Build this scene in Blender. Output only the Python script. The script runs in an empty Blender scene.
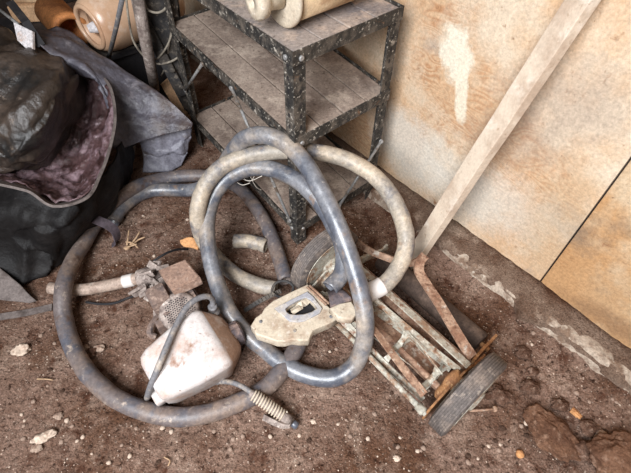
import bpy, bmesh, math, random
from mathutils import Vector, Matrix, noise
random.seed(7)
sc = bpy.context.scene
COL = sc.collection
V = Vector
PI = math.pi

# ------------------------------------------------------------------ camera
F_PX, CX, CY, CAM_H = 440.0, 315.5, 236.5, 1.3
_d = V((-9, 363, F_PX)).normalized()
UP = -_d
HD = V((0, 0, 1)) - UP * UP.z
HD.normalize()
RT = HD.cross(UP)          # camera-space x of the world


def at(u, v, z=0.0):
    """world point of photo pixel (u, v) at height z"""
    r = V((u - CX, v - CY, F_PX))
    w = V((r.dot(RT), r.dot(HD), r.dot(UP)))
    t = (z - CAM_H) / w.z
    return V((0, 0, CAM_H)) + w * t


cam_d = bpy.data.cameras.new('camera')
cam = bpy.data.objects.new('camera', cam_d)
COL.objects.link(cam)
cam_d.sensor_width = 36.0
cam_d.lens = 36.0 * F_PX / 631.0
cam_d.clip_start = 0.02
cx_w = V((RT.x, HD.x, UP.x))
cy_w = -V((RT.y, HD.y, UP.y))
cz_w = -V((RT.z, HD.z, UP.z))
m3 = Matrix((cx_w, cy_w, cz_w)).transposed()
cam.matrix_world = Matrix.Translation((0, 0, CAM_H)) @ m3.to_4x4()
sc.camera = cam


# ------------------------------------------------------------------ materials
def lin(c):
    out = []
    for x in c:
        x = x / 255.0
        out.append(x / 12.92 if x <= 0.04045 else ((x + 0.055) / 1.055) ** 2.4)
    return (out[0], out[1], out[2], 1.0)


def material(name, layers, rough=0.75, bump=0.25, bscale=60.0, metal=0.0, bdist=0.004,
             alpha=1.0, transmission=0.0, stretch=(1, 1, 1), rot=(0, 0, 0), spec=0.35, grain=.38, gscale=120):
    """layers: first is a base colour; the rest (colour, noise scale, low, high[, detail])"""
    m = bpy.data.materials.new(name)
    m.use_nodes = True
    nt = m.node_tree
    nd, ln = nt.nodes, nt.links
    b = nd['Principled BSDF']
    b.inputs['Roughness'].default_value = rough
    b.inputs['Metallic'].default_value = metal
    b.inputs['Specular IOR Level'].default_value = spec
    if transmission:
        b.inputs['Transmission Weight'].default_value = transmission
    tc = nd.new('ShaderNodeTexCoord')
    mp = nd.new('ShaderNodeMapping')
    mp.inputs['Scale'].default_value = stretch
    mp.inputs['Rotation'].default_value = rot
    ln.new(tc.outputs['Object'], mp.inputs['Vector'])
    prev = None
    base = lin(layers[0])
    for i, L in enumerate(layers[1:]):
        col, s, lo, hi = L[:4]
        det = L[4] if len(L) > 4 else 6
        dist = L[5] if len(L) > 5 else 0.0
        n = nd.new('ShaderNodeTexNoise')
        n.noise_dimensions = '4D'
        n.inputs['W'].default_value = i * 3.7 + len(name)
        n.inputs['Scale'].default_value = s
        n.inputs['Detail'].default_value = det
        n.inputs['Roughness'].default_value = 0.62
        n.inputs['Distortion'].default_value = dist
        ln.new(mp.outputs['Vector'], n.inputs['Vector'])
        r = nd.new('ShaderNodeMapRange')
        r.inputs['From Min'].default_value = lo
        r.inputs['From Max'].default_value = hi
        r.clamp = True
        ln.new(n.outputs['Fac'], r.inputs['Value'])
        mx = nd.new('ShaderNodeMix')
        mx.data_type = 'RGBA'
        ln.new(r.outputs['Result'], mx.inputs['Factor'])
        if prev is None:
            mx.inputs['A'].default_value = base
        else:
            ln.new(prev, mx.inputs['A'])
        mx.inputs['B'].default_value = lin(col)
        prev = mx.outputs['Result']
    if prev is None:
        b.inputs['Base Color'].default_value = base
    else:
        if grain:
            n = nd.new('ShaderNodeTexNoise')
            n.inputs['Scale'].default_value = gscale
            n.inputs['Detail'].default_value = 5
            n.inputs['Roughness'].default_value = .75
            ln.new(mp.outputs['Vector'], n.inputs['Vector'])
            r = nd.new('ShaderNodeMapRange')
            r.inputs['From Min'].default_value = .32
            r.inputs['From Max'].default_value = .68
            r.inputs['To Min'].default_value = 1 - grain
            r.inputs['To Max'].default_value = 1 + grain
            ln.new(n.outputs['Fac'], r.inputs['Value'])
            vm = nd.new('ShaderNodeVectorMath')
            vm.operation = 'SCALE'
            ln.new(prev, vm.inputs[0])
            ln.new(r.outputs['Result'], vm.inputs['Scale'])
            prev = vm.outputs['Vector']
        ln.new(prev, b.inputs['Base Color'])
    if bump:
        n = nd.new('ShaderNodeTexNoise')
        n.inputs['Scale'].default_value = bscale
        n.inputs['Detail'].default_value = 8
        n.inputs['Roughness'].default_value = 0.65
        ln.new(mp.outputs['Vector'], n.inputs['Vector'])
        bp = nd.new('ShaderNodeBump')
        bp.inputs['Strength'].default_value = bump
        bp.inputs['Distance'].default_value = bdist
        ln.new(n.outputs['Fac'], bp.inputs['Height'])
        ln.new(bp.outputs['Normal'], b.inputs['Normal'])
    return m


M = {}
M['dirt'] = material('dirt', [(134, 108, 94), ((96, 68, 52), 3.0, .44, .60), ((158, 134, 118), 10, .50, .70), ((84, 56, 43), 22, .52, .66),
                              ((202, 184, 168), 130, .61, .72, 4), ((56, 38, 29), 80, .55, .67, 4)],
                     rough=.95, bump=1.0, bscale=150, bdist=.010, spec=.1, grain=.5, gscale=170)
M['mound'] = material('mound', [(120, 100, 86), ((88, 64, 50), 7, .45, .62), ((150, 130, 114), 25, .55, .7), ((68, 48, 38), 90, .56, .70)],
                      rough=.95, bump=1.0, bscale=150, bdist=.008, spec=.1, grain=.5, gscale=190)
M['concrete'] = material('concrete', [(166, 150, 134), ((116, 94, 78), 18, .47, .60), ((190, 178, 162), 40, .55, .7)], rough=.9, bump=.6, bscale=80)
M['clod'] = material('clod', [(116, 90, 76), ((82, 58, 46), 22, .42, .6), ((150, 126, 110), 60, .52, .68), ((60, 42, 34), 90, .56, .7)], rough=.95, bump=1.0, bscale=130, bdist=.008, spec=.1, grain=.5, gscale=190)
M['slab'] = material('slab', [(112, 82, 64), ((88, 62, 48), 18, .44, .6), ((140, 112, 94), 50, .54, .7)], rough=.95, bump=.9, bscale=120, bdist=.006, spec=.1, grain=.4, gscale=150)
M['pebble'] = material('pebble', [(160, 138, 122), ((120, 92, 78), 40, .45, .6), ((188, 172, 158), 90, .55, .7)], rough=.85, bump=.3)
M['pale_stone'] = material('pale_stone', [(196, 176, 158), ((150, 122, 104), 50, .5, .65)], rough=.85, bump=.3)
M['orange_stone'] = material('orange_stone', [(186, 134, 88), ((140, 96, 66), 60, .5, .65)], rough=.8, bump=.3)
M['hose_blue'] = material('hose_blue', [(80, 83, 92), ((122, 122, 126), 12, .43, .60), ((160, 146, 132), 7, .50, .66, 10), ((128, 108, 94), 18, .60, .70), ((194, 184, 172), 70, .64, .73)],
                          rough=.34, bump=.25, bscale=60, spec=.75, gscale=90, grain=.3)
M['hose_pale'] = material('hose_pale', [(150, 140, 128), ((178, 162, 142), 11, .44, .60), ((104, 102, 106), 13, .52, .64, 10), ((140, 112, 92), 28, .60, .72), ((202, 190, 172), 70, .60, .70)],
                          rough=.5, bump=.3, bscale=60, spec=.5, gscale=90, grain=.3)
M['hose_brown'] = material('hose_brown', [(104, 94, 92), ((130, 112, 100), 8, .45, .6), ((84, 84, 92), 13, .50, .62), ((166, 150, 136), 50, .58, .70), ((80, 60, 50), 20, .56, .7)],
                           rough=.5, bump=.3, bscale=70, spec=.55, gscale=90, grain=.3)
M['tube_grey'] = material('tube_grey', [(112, 110, 112), ((160, 148, 136), 30, .5, .65)], rough=.5)
M['surround'] = material('surround', [(158, 156, 160), ((190, 180, 168), 30, .48, .64), ((120, 110, 104), 50, .58, .7)], rough=.6, grain=.15)
M['iron'] = material('iron', [(44, 42, 40), ((92, 84, 76), 26, .46, .62), ((186, 178, 166), 100, .57, .67, 8), ((126, 92, 66), 22, .63, .73), ((170, 160, 148), 26, .62, .69, 9)], rough=.6, bump=.5, bscale=90, gscale=90)
M['rod'] = material('rod', [(150, 148, 146), ((110, 96, 84), 30, .5, .62)], rough=.45, metal=.3)
M['shelf_wood'] = material('shelf_wood', [(146, 130, 118), ((114, 99, 90), 6, .45, .62), ((172, 156, 142), 16, .50, .66), ((88, 74, 64), 60, .57, .7)], rough=.9, bump=.4, bscale=60, spec=.15, grain=.3)
M['shelf_wood_top'] = material('shelf_wood_top', [(152, 140, 132), ((118, 112, 112), 7, .45, .62), ((184, 164, 148), 14, .50, .66), ((96, 82, 74), 60, .57, .7)], rough=.9, bump=.4, bscale=60, spec=.15, grain=.3)
M['plank'] = material('plank', [(208, 190, 170), ((184, 162, 142), 9, .46, .62), ((222, 208, 192), 16, .54, .7), ((164, 138, 116), 60, .60, .72)], rough=.85, bump=.3, bscale=50, spec=.15, grain=.12)
M['cream'] = material('cream', [(192, 178, 158), ((162, 140, 120), 16, .5, .66), ((208, 198, 184), 40, .55, .7), ((122, 100, 84), 60, .60, .70)], rough=.6, bump=.2, grain=.2)
M['cream_dark'] = material('cream_dark', [(194, 166, 132), ((160, 128, 98), 14, .46, .62), ((212, 188, 156), 26, .55, .7)], rough=.7, bump=.2, grain=.2)
M['jug'] = material('jug', [(196, 188, 184), ((172, 144, 128), 10, .46, .64, 8), ((138, 104, 84), 26, .57, .72), ((206, 204, 208), 14, .56, .70), ((120, 92, 76), 80, .62, .72)], rough=.45, bump=.15, bscale=40, grain=.15)
M['jug_dirty'] = material('jug_dirty', [(176, 146, 126), ((142, 106, 86), 14, .46, .64), ((206, 190, 180), 24, .53, .68)], rough=.6, bump=.2, grain=.2)
M['cap'] = material('cap', [(88, 78, 80), ((134, 112, 102), 40, .48, .64)], rough=.7)
M['rust'] = material('rust', [(134, 100, 80), ((168, 138, 116), 26, .44, .60), ((98, 66, 50), 50, .52, .66), ((184, 172, 158), 34, .58, .68)], rough=.75, bump=.4, bscale=90)
M['rust_orange'] = material('rust_orange', [(156, 112, 74), ((116, 78, 52), 24, .46, .62), ((192, 154, 112), 60, .54, .68)], rough=.85, bump=.4, bscale=90)
M['green_metal'] = material('green_metal', [(164, 158, 144), ((140, 112, 90), 26, .47, .58), ((188, 184, 172), 40, .53, .66), ((112, 76, 54), 40, .57, .66)], rough=.55, bump=.3)
M['tyre'] = material('tyre', [(92, 84, 80), ((128, 114, 104), 18, .46, .64), ((152, 138, 126), 60, .56, .68), ((60, 54, 52), 40, .58, .7)], rough=.7, bump=.5, bscale=90)
M['roller'] = material('roller', [(72, 58, 50), ((104, 86, 74), 12, .5, .65), ((52, 40, 34), 40, .55, .7)], rough=.85, bump=.3)
M['black'] = material('black', [(34, 32, 34), ((60, 54, 52), 14, .52, .68)], rough=.7, bump=.2)
M['dusty_black'] = material('dusty_black', [(58, 56, 56), ((92, 84, 76), 9, .45, .62), ((128, 118, 106), 40, .56, .68), ((40, 38, 40), 22, .56, .68)], rough=.8, bump=.4, bscale=70)
M['tarp_olive'] = material('tarp_olive', [(54, 45, 39), ((82, 69, 60), 6, .48, .60), ((34, 32, 31), 8, .50, .62), ((132, 116, 102), 30, .62, .72)], rough=.32, bump=.5, bscale=22, bdist=.02, spec=.8, gscale=70, grain=.3)
M['tarp_black'] = material('tarp_black', [(25, 23, 23), ((40, 37, 36), 5, .48, .64), ((19, 18, 20), 8, .5, .66), ((62, 58, 55), 34, .66, .76)], rough=.55, bump=.4, bscale=20, bdist=.02, spec=.22, gscale=70, grain=.3)
M['maroon'] = material('maroon', [(90, 66, 66), ((144, 120, 126), 12, .47, .58), ((52, 32, 30), 16, .48, .60), ((170, 150, 154), 36, .60, .69)], rough=.4, bump=.6, bscale=34, bdist=.02, spec=.6)
M['vinyl'] = material('vinyl', [(78, 74, 80), ((104, 102, 112), 6, .46, .60), ((76, 58, 47), 4, .48, .60), ((122, 116, 120), 24, .56, .70)], rough=.38, bump=.5, bscale=20, bdist=.02, spec=.6, gscale=70, grain=.35)
M['vinyl_pale'] = material('vinyl_pale', [(112, 110, 120), ((136, 134, 144), 7, .45, .60), ((96, 84, 78), 9, .54, .66)], rough=.4, bump=.4, bscale=20, bdist=.02, spec=.6, grain=.3)
M['hem'] = material('hem', [(112, 102, 98), ((84, 74, 70), 20, .5, .64)], rough=.75)
M['webbing'] = material('webbing', [(82, 72, 78), ((60, 52, 54), 30, .5, .65)], rough=.85)
M['card'] = material('card', [(196, 158, 122), ((170, 130, 98), 8, .5, .65)], rough=.85)
M['white_card'] = material('white_card', [(214, 208, 208), ((190, 150, 120), 10, .58, .68)], rough=.75)
M['clay'] = material('clay', [(196, 130, 78), ((156, 98, 56), 12, .48, .65)], rough=.7)
M['beige_plastic'] = material('beige_plastic', [(208, 172, 142), ((186, 146, 116), 5, .48, .64), ((226, 208, 192), 7, .58, .7)], rough=.28, bump=.1, bscale=12, spec=.6, grain=.08)
M['wire'] = material('wire', [(150, 140, 126), ((110, 100, 90), 30, .5, .64)], rough=.7)
M['dust_clamp'] = material('dust_clamp', [(150, 136, 128), ((110, 96, 90), 40, .46, .62), ((196, 184, 174), 60, .55, .68)], rough=.85, bump=.6, bscale=120)
M['engine'] = material('engine', [(124, 104, 94), ((94, 84, 82), 24, .46, .62), ((164, 142, 128), 50, .55, .68)], rough=.8, bump=.4, bscale=90)
M['engine_cover'] = material('engine_cover', [(150, 122, 106), ((116, 94, 84), 20, .48, .64), ((178, 156, 142), 60, .56, .7)], rough=.85, bump=.3, bscale=80)
M['shaft'] = material('shaft', [(166, 146, 132), ((130, 108, 96), 16, .48, .64), ((190, 176, 164), 40, .55, .7)], rough=.65)
M['white'] = material('white', [(214, 206, 200)], rough=.6, bump=0)
M['twig'] = material('twig', [(176, 146, 116), ((120, 92, 70), 60, .5, .65)], rough=.9)
M['leaf'] = material('leaf', [(214, 158, 108), ((176, 116, 72), 40, .5, .65)], rough=.8)
M['web'] = material('web', [(206, 196, 184)], rough=.9, bump=0)
M['old_wall'] = material('old_wall', [(52, 44, 40), ((74, 62, 54), 3, .5, .65)], rough=.9)


WALL_DIR = Vector((.665, -.745, 0)).normalized()


def wallpt_raw(s, z):
    return Vector((.295, 1.375, 0)) + WALL_DIR * s + Vector((0, 0, z))


def wood_panel(name, base, orange, pale, grey, pale_lo, patches=()):
    m = bpy.data.materials.new(name)
    m.use_nodes = True
    nt = m.node_tree
    nd, ln = nt.nodes, nt.links
    b = nd['Principled BSDF']
    b.inputs['Roughness'].default_value = .85
    b.inputs['Specular IOR Level'].default_value = .2
    tc = nd.new('ShaderNodeTexCoord')

    def mapped(scale, rot=(0, 0, 0)):
        mp = nd.new('ShaderNodeMapping')
        mp.inputs['Scale'].default_value = scale
        mp.inputs['Rotation'].default_value = rot
        ln.new(tc.outputs['Object'], mp.inputs['Vector'])
        return mp.outputs['Vector']

    def nz(vec, s, d=6, dist=0.0, r=.62):
        n = nd.new('ShaderNodeTexNoise')
        n.inputs['Scale'].default_value = s
        n.inputs['Detail'].default_value = d
        n.inputs['Distortion'].default_value = dist
        n.inputs['Roughness'].default_value = r
        ln.new(vec, n.inputs['Vector'])
        return n.outputs['Fac']

    def rng(x, lo, hi, a=0.0, c=1.0):
        r = nd.new('ShaderNodeMapRange')
        for k, val in (('From Min', lo), ('From Max', hi), ('To Min', a), ('To Max', c)):
            r.inputs[k].default_value = val
        ln.new(x, r.inputs['Value'])
        return r.outputs['Result']

    def mix(fac, A, B):
        x = nd.new('ShaderNodeMix')
        x.data_type = 'RGBA'
        ln.new(fac, x.inputs['Factor'])
        for k, val in (('A', A), ('B', B)):
            if isinstance(val, tuple):
                x.inputs[k].default_value = val
            else:
                ln.new(val, x.inputs[k])
        return x.outputs['Result']

    def mul(a, c):
        x = nd.new('ShaderNodeMath')
        x.operation = 'MULTIPLY'
        ln.new(a, x.inputs[0])
        if isinstance(c, float):
            x.inputs[1].default_value = c
        else:
            ln.new(c, x.inputs[1])
        return x.outputs[0]
    g = mapped((1, 1, 1))
    # plywood cathedral grain: contours of a stretched noise field
    st = mapped((1.0, 1.0, 3.2))
    f = nz(st, 2.2, 3, .4)
    w = nd.new('ShaderNodeMath'); w.operation = 'MULTIPLY'; w.inputs[1].default_value = 26.0
    ln.new(f, w.inputs[0])
    fr = nd.new('ShaderNodeMath'); fr.operation = 'PINGPONG'; fr.inputs[1].default_value = .5
    ln.new(w.outputs[0], fr.inputs[0])
    grain = rng(fr.outputs[0], .1, .5)
    region = rng(nz(g, 1.7, 3), .42, .6)
    c = mix(mul(mul(grain, region), .75), lin(base), lin(orange))
    c = mix(rng(nz(g, 2.6, 8), pale_lo, pale_lo + .13), c, lin(pale))
    c = mix(rng(nz(g, 4.5, 9), .56, .7), c, lin(grey))
    c = mix(rng(nz(g, 34, 6), .62, .74), c, lin((150, 112, 82)))
    c = mix(rng(nz(mapped((1, 1, 1)), 90, 4), .68, .76), c, lin((112, 84, 66)))
    # worn, flaked and damp patches: (along the wall, height, half sizes, tilt, colour, strength)
    for (ps_, pz_, hs, hz, tilt, pcol, amt, sharp) in patches:
        ctr = wallpt_raw(ps_, pz_)
        sub = nd.new('ShaderNodeVectorMath'); sub.operation = 'SUBTRACT'
        ln.new(tc.outputs['Object'], sub.inputs[0]); sub.inputs[1].default_value = ctr
        a1 = WALL_DIR * (math.cos(tilt) / hs) + Vector((0, 0, math.sin(tilt) / hs))
        a2 = WALL_DIR * (-math.sin(tilt) / hz) + Vector((0, 0, math.cos(tilt) / hz))
        sq = []
        for a in (a1, a2):
            d = nd.new('ShaderNodeVectorMath'); d.operation = 'DOT_PRODUCT'
            ln.new(sub.outputs['Vector'], d.inputs[0]); d.inputs[1].default_value = a
            p2 = nd.new('ShaderNodeMath'); p2.operation = 'POWER'; p2.inputs[1].default_value = 2.0
            ab = nd.new('ShaderNodeMath'); ab.operation = 'ABSOLUTE'
            ln.new(d.outputs['Value'], ab.inputs[0]); ln.new(ab.outputs[0], p2.inputs[0])
            sq.append(p2.outputs[0])
        ad = nd.new('ShaderNodeMath'); ad.operation = 'ADD'
        ln.new(sq[0], ad.inputs[0]); ln.new(sq[1], ad.inputs[1])
        n1 = nz(g, 16, 8, 0, .7)
        nm_ = nd.new('ShaderNodeMath'); nm_.operation = 'MULTIPLY_ADD'; nm_.inputs[1].default_value = 3.2; nm_.inputs[2].default_value = -1.6
        ln.new(n1, nm_.inputs[0])
        a3 = nd.new('ShaderNodeMath'); a3.operation = 'ADD'
        ln.new(ad.outputs[0], a3.inputs[0]); ln.new(nm_.outputs[0], a3.inputs[1])
        f_ = rng(a3.outputs[0], 1.0 + sharp, 1.0 - sharp, 0.0, amt)
        c = mix(f_, c, lin(pcol))
    sc_ = nd.new('ShaderNodeVectorMath'); sc_.operation = 'SCALE'
    ln.new(c, sc_.inputs[0])
    ln.new(rng(nz(g, 110, 6, 0, .75),   .32, .68, .70, 1.14), sc_.inputs['Scale'])
    c = sc_.outputs['Vector']
    ln.new(c, b.inputs['Base Color'])
    bp = nd.new('ShaderNodeBump')
    bp.inputs['Strength'].default_value = .35
    bp.inputs['Distance'].default_value = .004
    ln.new(nz(g, 60, 9), bp.inputs['Height'])
    ln.new(bp.outputs['Normal'], b.inputs['Normal'])
    return m


M['ply'] = wood_panel('plywood', (202, 168, 134), (166, 110, 68), (212, 192, 168), (166, 150, 136), .47, [
    (.16, .64, .055, .085, .3, (228, 218, 198), .9, .35),
    (.215, .545, .024, .10, .28, (226, 214, 192), .9, .35),
    (.50, .66, .16, .10, .3, (158, 140, 126), .5, .8),
    (.08, .24, .20, .13, -.2, (206, 198, 186), .75, .7),
    (.42, .24, .22, .12, .2, (208, 198, 184), .7, .8),
    (.42, .48, .14, .08, .4, (150, 132, 118), .45, .8),
    (.66, .30, .10, .20, .2, (190, 166, 136), .5, .8)])
M['ply_warm'] = wood_panel('plywood_stained', (186, 144, 102), (150, 98, 58), (202, 178, 148), (146, 120, 96), .51, [
    (1.02, .20, .2, .12, .3, (186, 160, 128), .4, .8),
    (.95, .10, .16, .04, .1, (128, 96, 70), .6, .8)])


# ------------------------------------------------------------------ mesh helpers
def smooth_all(bm, on=True):
    for f in bm.faces:
        f.smooth = on


def obj(name, bm, mats, parent=None, smooth=None, auto=None, origin=None):
    """link a world-space bmesh as one mesh object, origin at its base (or its parent's base)"""
    if smooth is not None:
        smooth_all(bm, smooth)
    bmesh.ops.recalc_face_normals(bm, faces=bm.faces[:])
    me = bpy.data.meshes.new(name)
    if parent is not None:
        org = V(parent['_base'])
    elif origin is not None:
        org = V(origin)
    else:
        xs = [v.co for v in bm.verts]
        org = V((sum(p.x for p in xs) / len(xs), sum(p.y for p in xs) / len(xs), min(p.z for p in xs)))
    bmesh.ops.translate(bm, vec=-org, verts=bm.verts[:])
    bm.to_mesh(me)
    bm.free()
    for m in (mats if isinstance(mats, (list, tuple)) else [mats]):
        me.materials.append(m)
    if auto is not None:
        me.set_sharp_from_angle(angle=auto)
    o = bpy.data.objects.new(name, me)
    COL.objects.link(o)
    if parent is not None:
        o.parent = parent
        root = parent
        o['_base'] = list(org)
    else:
        o.location = org
        o['_base'] = list(org)
    return o


def tag(o, label=None, cat=None, group=None, kind=None):
    if label: o['label'] = label
    if cat: o['category'] = cat
    if group: o['group'] = group
    if kind: o['kind'] = kind
    return o


def thing(name, label, cat, base, group=None):
    o = bpy.data.objects.new(name, None)
    COL.objects.link(o)
    o.location = base
    o.empty_display_size = .05
    o['_base'] = list(base)
    return tag(o, label, cat, group)


def new():
    return bmesh.new()


def catmull(pts, n=10, closed=False):
    pts = [V(p) for p in pts]
    out = []
    N = len(pts)
    rngN = N if closed else N - 1
    for i in range(rngN):
        if closed:
            p0, p1, p2, p3 = pts[(i - 1) % N], pts[i], pts[(i + 1) % N], pts[(i + 2) % N]
        else:
            p1, p2 = pts[i], pts[i + 1]
            p0 = pts[i - 1] if i > 0 else p1 * 2 - p2
            p3 = pts[i + 2] if i + 2 < N else p2 * 2 - p1
        # centripetal parametrisation keeps uneven spacing from overshooting
        d1 = max((p1 - p0).length, 1e-5) ** .5
        d2 = max((p2 - p1).length, 1e-5) ** .5
        d3 = max((p3 - p2).length, 1e-5) ** .5
        m1 = ((p1 - p0) / d1 - (p2 - p0) / (d1 + d2) + (p2 - p1) / d2) * d2
        m2 = ((p2 - p1) / d2 - (p3 - p1) / (d2 + d3) + (p3 - p2) / d3) * d2
        for k in range(n):
            t = k / n
            a = 2 * t ** 3 - 3 * t ** 2 + 1
            b = t ** 3 - 2 * t ** 2 + t
            c = -2 * t ** 3 + 3 * t ** 2
            d = t ** 3 - t ** 2
            out.append(p1 * a + m1 * b + p2 * c + m2 * d)
    if not closed:
        out.append(pts[-1])
    return out


def frames(pts, closed=False):
    n = len(pts)
    T = []
    for i in range(n):
        if closed:
            t = pts[(i + 1) % n] - pts[i - 1]
        else:
            t = pts[min(i + 1, n - 1)] - pts[max(i - 1, 0)]
        T.append(t.normalized() if t.length > 1e-9 else V((0, 0, 1)))
    ref = V((0, 0, 1)) if abs(T[0].z) < .9 else V((1, 0, 0))
    nrm = (ref - T[0] * ref.dot(T[0])).normalized()
    out = []
    for i in range(n):
        nrm = (nrm - T[i] * nrm.dot(T[i]))
        nrm = nrm.normalized() if nrm.length > 1e-8 else T[i].orthogonal().normalized()
        out.append((nrm, T[i].cross(nrm)))
    return out


def add_tube(bm, pts, r, seg=14, cap=True, closed=False, inner=None, mi=0):
    """r: radius or list of radii; inner: inner radius, which leaves open mouths at the ends"""
    fr = frames(pts, closed)
    rings = []
    for i, p in enumerate(pts):
        rr = r[i] if isinstance(r, (list, tuple)) else r
        a, b = fr[i]
        rings.append([bm.verts.new(p + (a * math.cos(2 * PI * k / seg) + b * math.sin(2 * PI * k / seg)) * rr) for k in range(seg)])
    n = len(rings)
    fs = []
    for i in range(n if closed else n - 1):
        A, B = rings[i], rings[(i + 1) % n]
        for k in range(seg):
            fs.append(bm.faces.new((A[k], A[(k + 1) % seg], B[(k + 1) % seg], B[k])))
    if not closed and cap:
        for e, ring in ((0, rings[0]), (n - 1, rings[-1])):
            if inner:
                a, b = fr[e]
                p = pts[e]
                tdir = (pts[1] - pts[0]).normalized() if e == 0 else (pts[-2] - pts[-1]).normalized()
                i1 = [bm.verts.new(p + (a * math.cos(2 * PI * k / seg) + b * math.sin(2 * PI * k / seg)) * inner) for k in range(seg)]
                i2 = [bm.verts.new(v.co + tdir * inner * 2.0) for v in i1]
                for k in range(seg):
                    k2 = (k + 1) % seg
                    fs.append(bm.faces.new((ring[k], ring[k2], i1[k2], i1[k])))
                    fs.append(bm.faces.new((i1[k], i1[k2], i2[k2], i2[k])))
                fs.append(bm.faces.new(i2))
            else:
                fs.append(bm.faces.new(ring))
    for f in fs:
        f.smooth = True
        f.material_index = mi
    return fs


def add_box(bm, c, ax, ay, az, sx, sy, sz, bevel=0.0, mi=0):
    """box centred at c with half sizes along the three axes"""
    c, ax, ay, az = V(c), V(ax).normalized(), V(ay).normalized(), V(az).normalized()
    vs = []
    for x in (-1, 1):
        for y in (-1, 1):
            for z in (-1, 1):
                vs.append(bm.verts.new(c + ax * sx * x + ay * sy * y + az * sz * z))
    idx = [(0, 1, 3, 2), (4, 6, 7, 5), (0, 4, 5, 1), (2, 3, 7, 6), (0, 2, 6, 4), (1, 5, 7, 3)]
    fs = [bm.faces.new([vs[i] for i in q]) for q in idx]
    for f in fs:
        f.material_index = mi
    if bevel:
        es = list({e for f in fs for e in f.edges})
        r = bmesh.ops.bevel(bm, geom=es, offset=bevel, segments=2, affect='EDGES', profile=.6)
        for f in r['faces']:
            f.material_index = mi
    return vs


def add_lathe(bm, base, axis, prof, seg=28, mi=0, cap=True):
    """prof: (distance along axis, radius)"""
    base, axis = V(base), V(axis).normalized()
    a = axis.orthogonal().normalized()
    b = axis.cross(a)
    rings = []
    for (h, r) in prof:
        rings.append([bm.verts.new(base + axis * h + (a * math.cos(2 * PI * k / seg) + b * math.sin(2 * PI * k / seg)) * max(r, 1e-4)) for k in range(seg)])
    for A, B in zip(rings, rings[1:]):
        for k in range(seg):
            f = bm.faces.new((A[k], A[(k + 1) % seg], B[(k + 1) % seg], B[k]))
            f.smooth = True
            f.material_index = mi
    if cap:
        for R in (rings[0], rings[-1]):
            f = bm.faces.new(R)
            f.material_index = mi


def add_strip(bm, pts, side, w, t, mi=0):
    """flat bar along pts; side: list of (or one) width direction; w half width, t half thickness"""
    n = len(pts)
    rings = []
    for i, p in enumerate(pts):
        tg = (pts[min(i + 1, n - 1)] - pts[max(i - 1, 0)]).normalized()
        s = V(side[i] if isinstance(side, list) else side)
        s = (s - tg * s.dot(tg)).normalized()
        u = tg.cross(s)
        ww = w[i] if isinstance(w, list) else w
        rings.append([bm.verts.new(p + s * ww * a + u * t * b) for a, b in ((-1, -1), (1, -1), (1, 1), (-1, 1))])
    fs = []
    for A, B in zip(rings, rings[1:]):
        for k in range(4):
            fs.append(bm.faces.new((A[k], A[(k + 1) % 4], B[(k + 1) % 4], B[k])))
    fs.append(bm.faces.new(rings[0]))
    fs.append(bm.faces.new(rings[-1]))
    for f in fs:
        f.material_index = mi
    return fs


def extrude_poly(bm, pts, nvec, bevel=0.0, mi=0):
    """solid from a planar outline pushed along nvec"""
    nvec = V(nvec)
    A = [bm.verts.new(p) for p in pts]
    B = [bm.verts.new(p + nvec) for p in pts]
    fs = [bm.faces.new(A), bm.faces.new(B)]
    n = len(pts)
    for k in range(n):
        fs.append(bm.faces.new((A[k], A[(k + 1) % n], B[(k + 1) % n], B[k])))
    for f in fs:
        f.material_index = mi
    if bevel:
        es = [e for f in fs[:2] for e in f.edges]
        bmesh.ops.bevel(bm, geom=list(set(es)), offset=bevel, segments=2, affect='EDGES')
    return fs


def stone_bm(c, r, flat=.65, seed=0, rough=.28, sub=2, stretch=1.3, rz=0.0):
    bm = new()
    bmesh.ops.create_icosphere(bm, subdivisions=sub, radius=1.0)
    off = V((seed * 3.1, seed * 1.7, seed * .9))
    R = Matrix.Rotation(rz, 3, 'Z')
    for v in bm.verts:
        k = 1 + rough * noise.noise(v.co * 1.3 + off) + rough * .55 * noise.noise(v.co * 3 + off) + rough * .3 * noise.noise(v.co * 7 + off)
        p = v.co * k
        p = V((p.x * stretch, p.y, p.z * flat)) * r
        v.co = R @ p + V(c)
    smooth_all(bm)
    return bm


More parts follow.
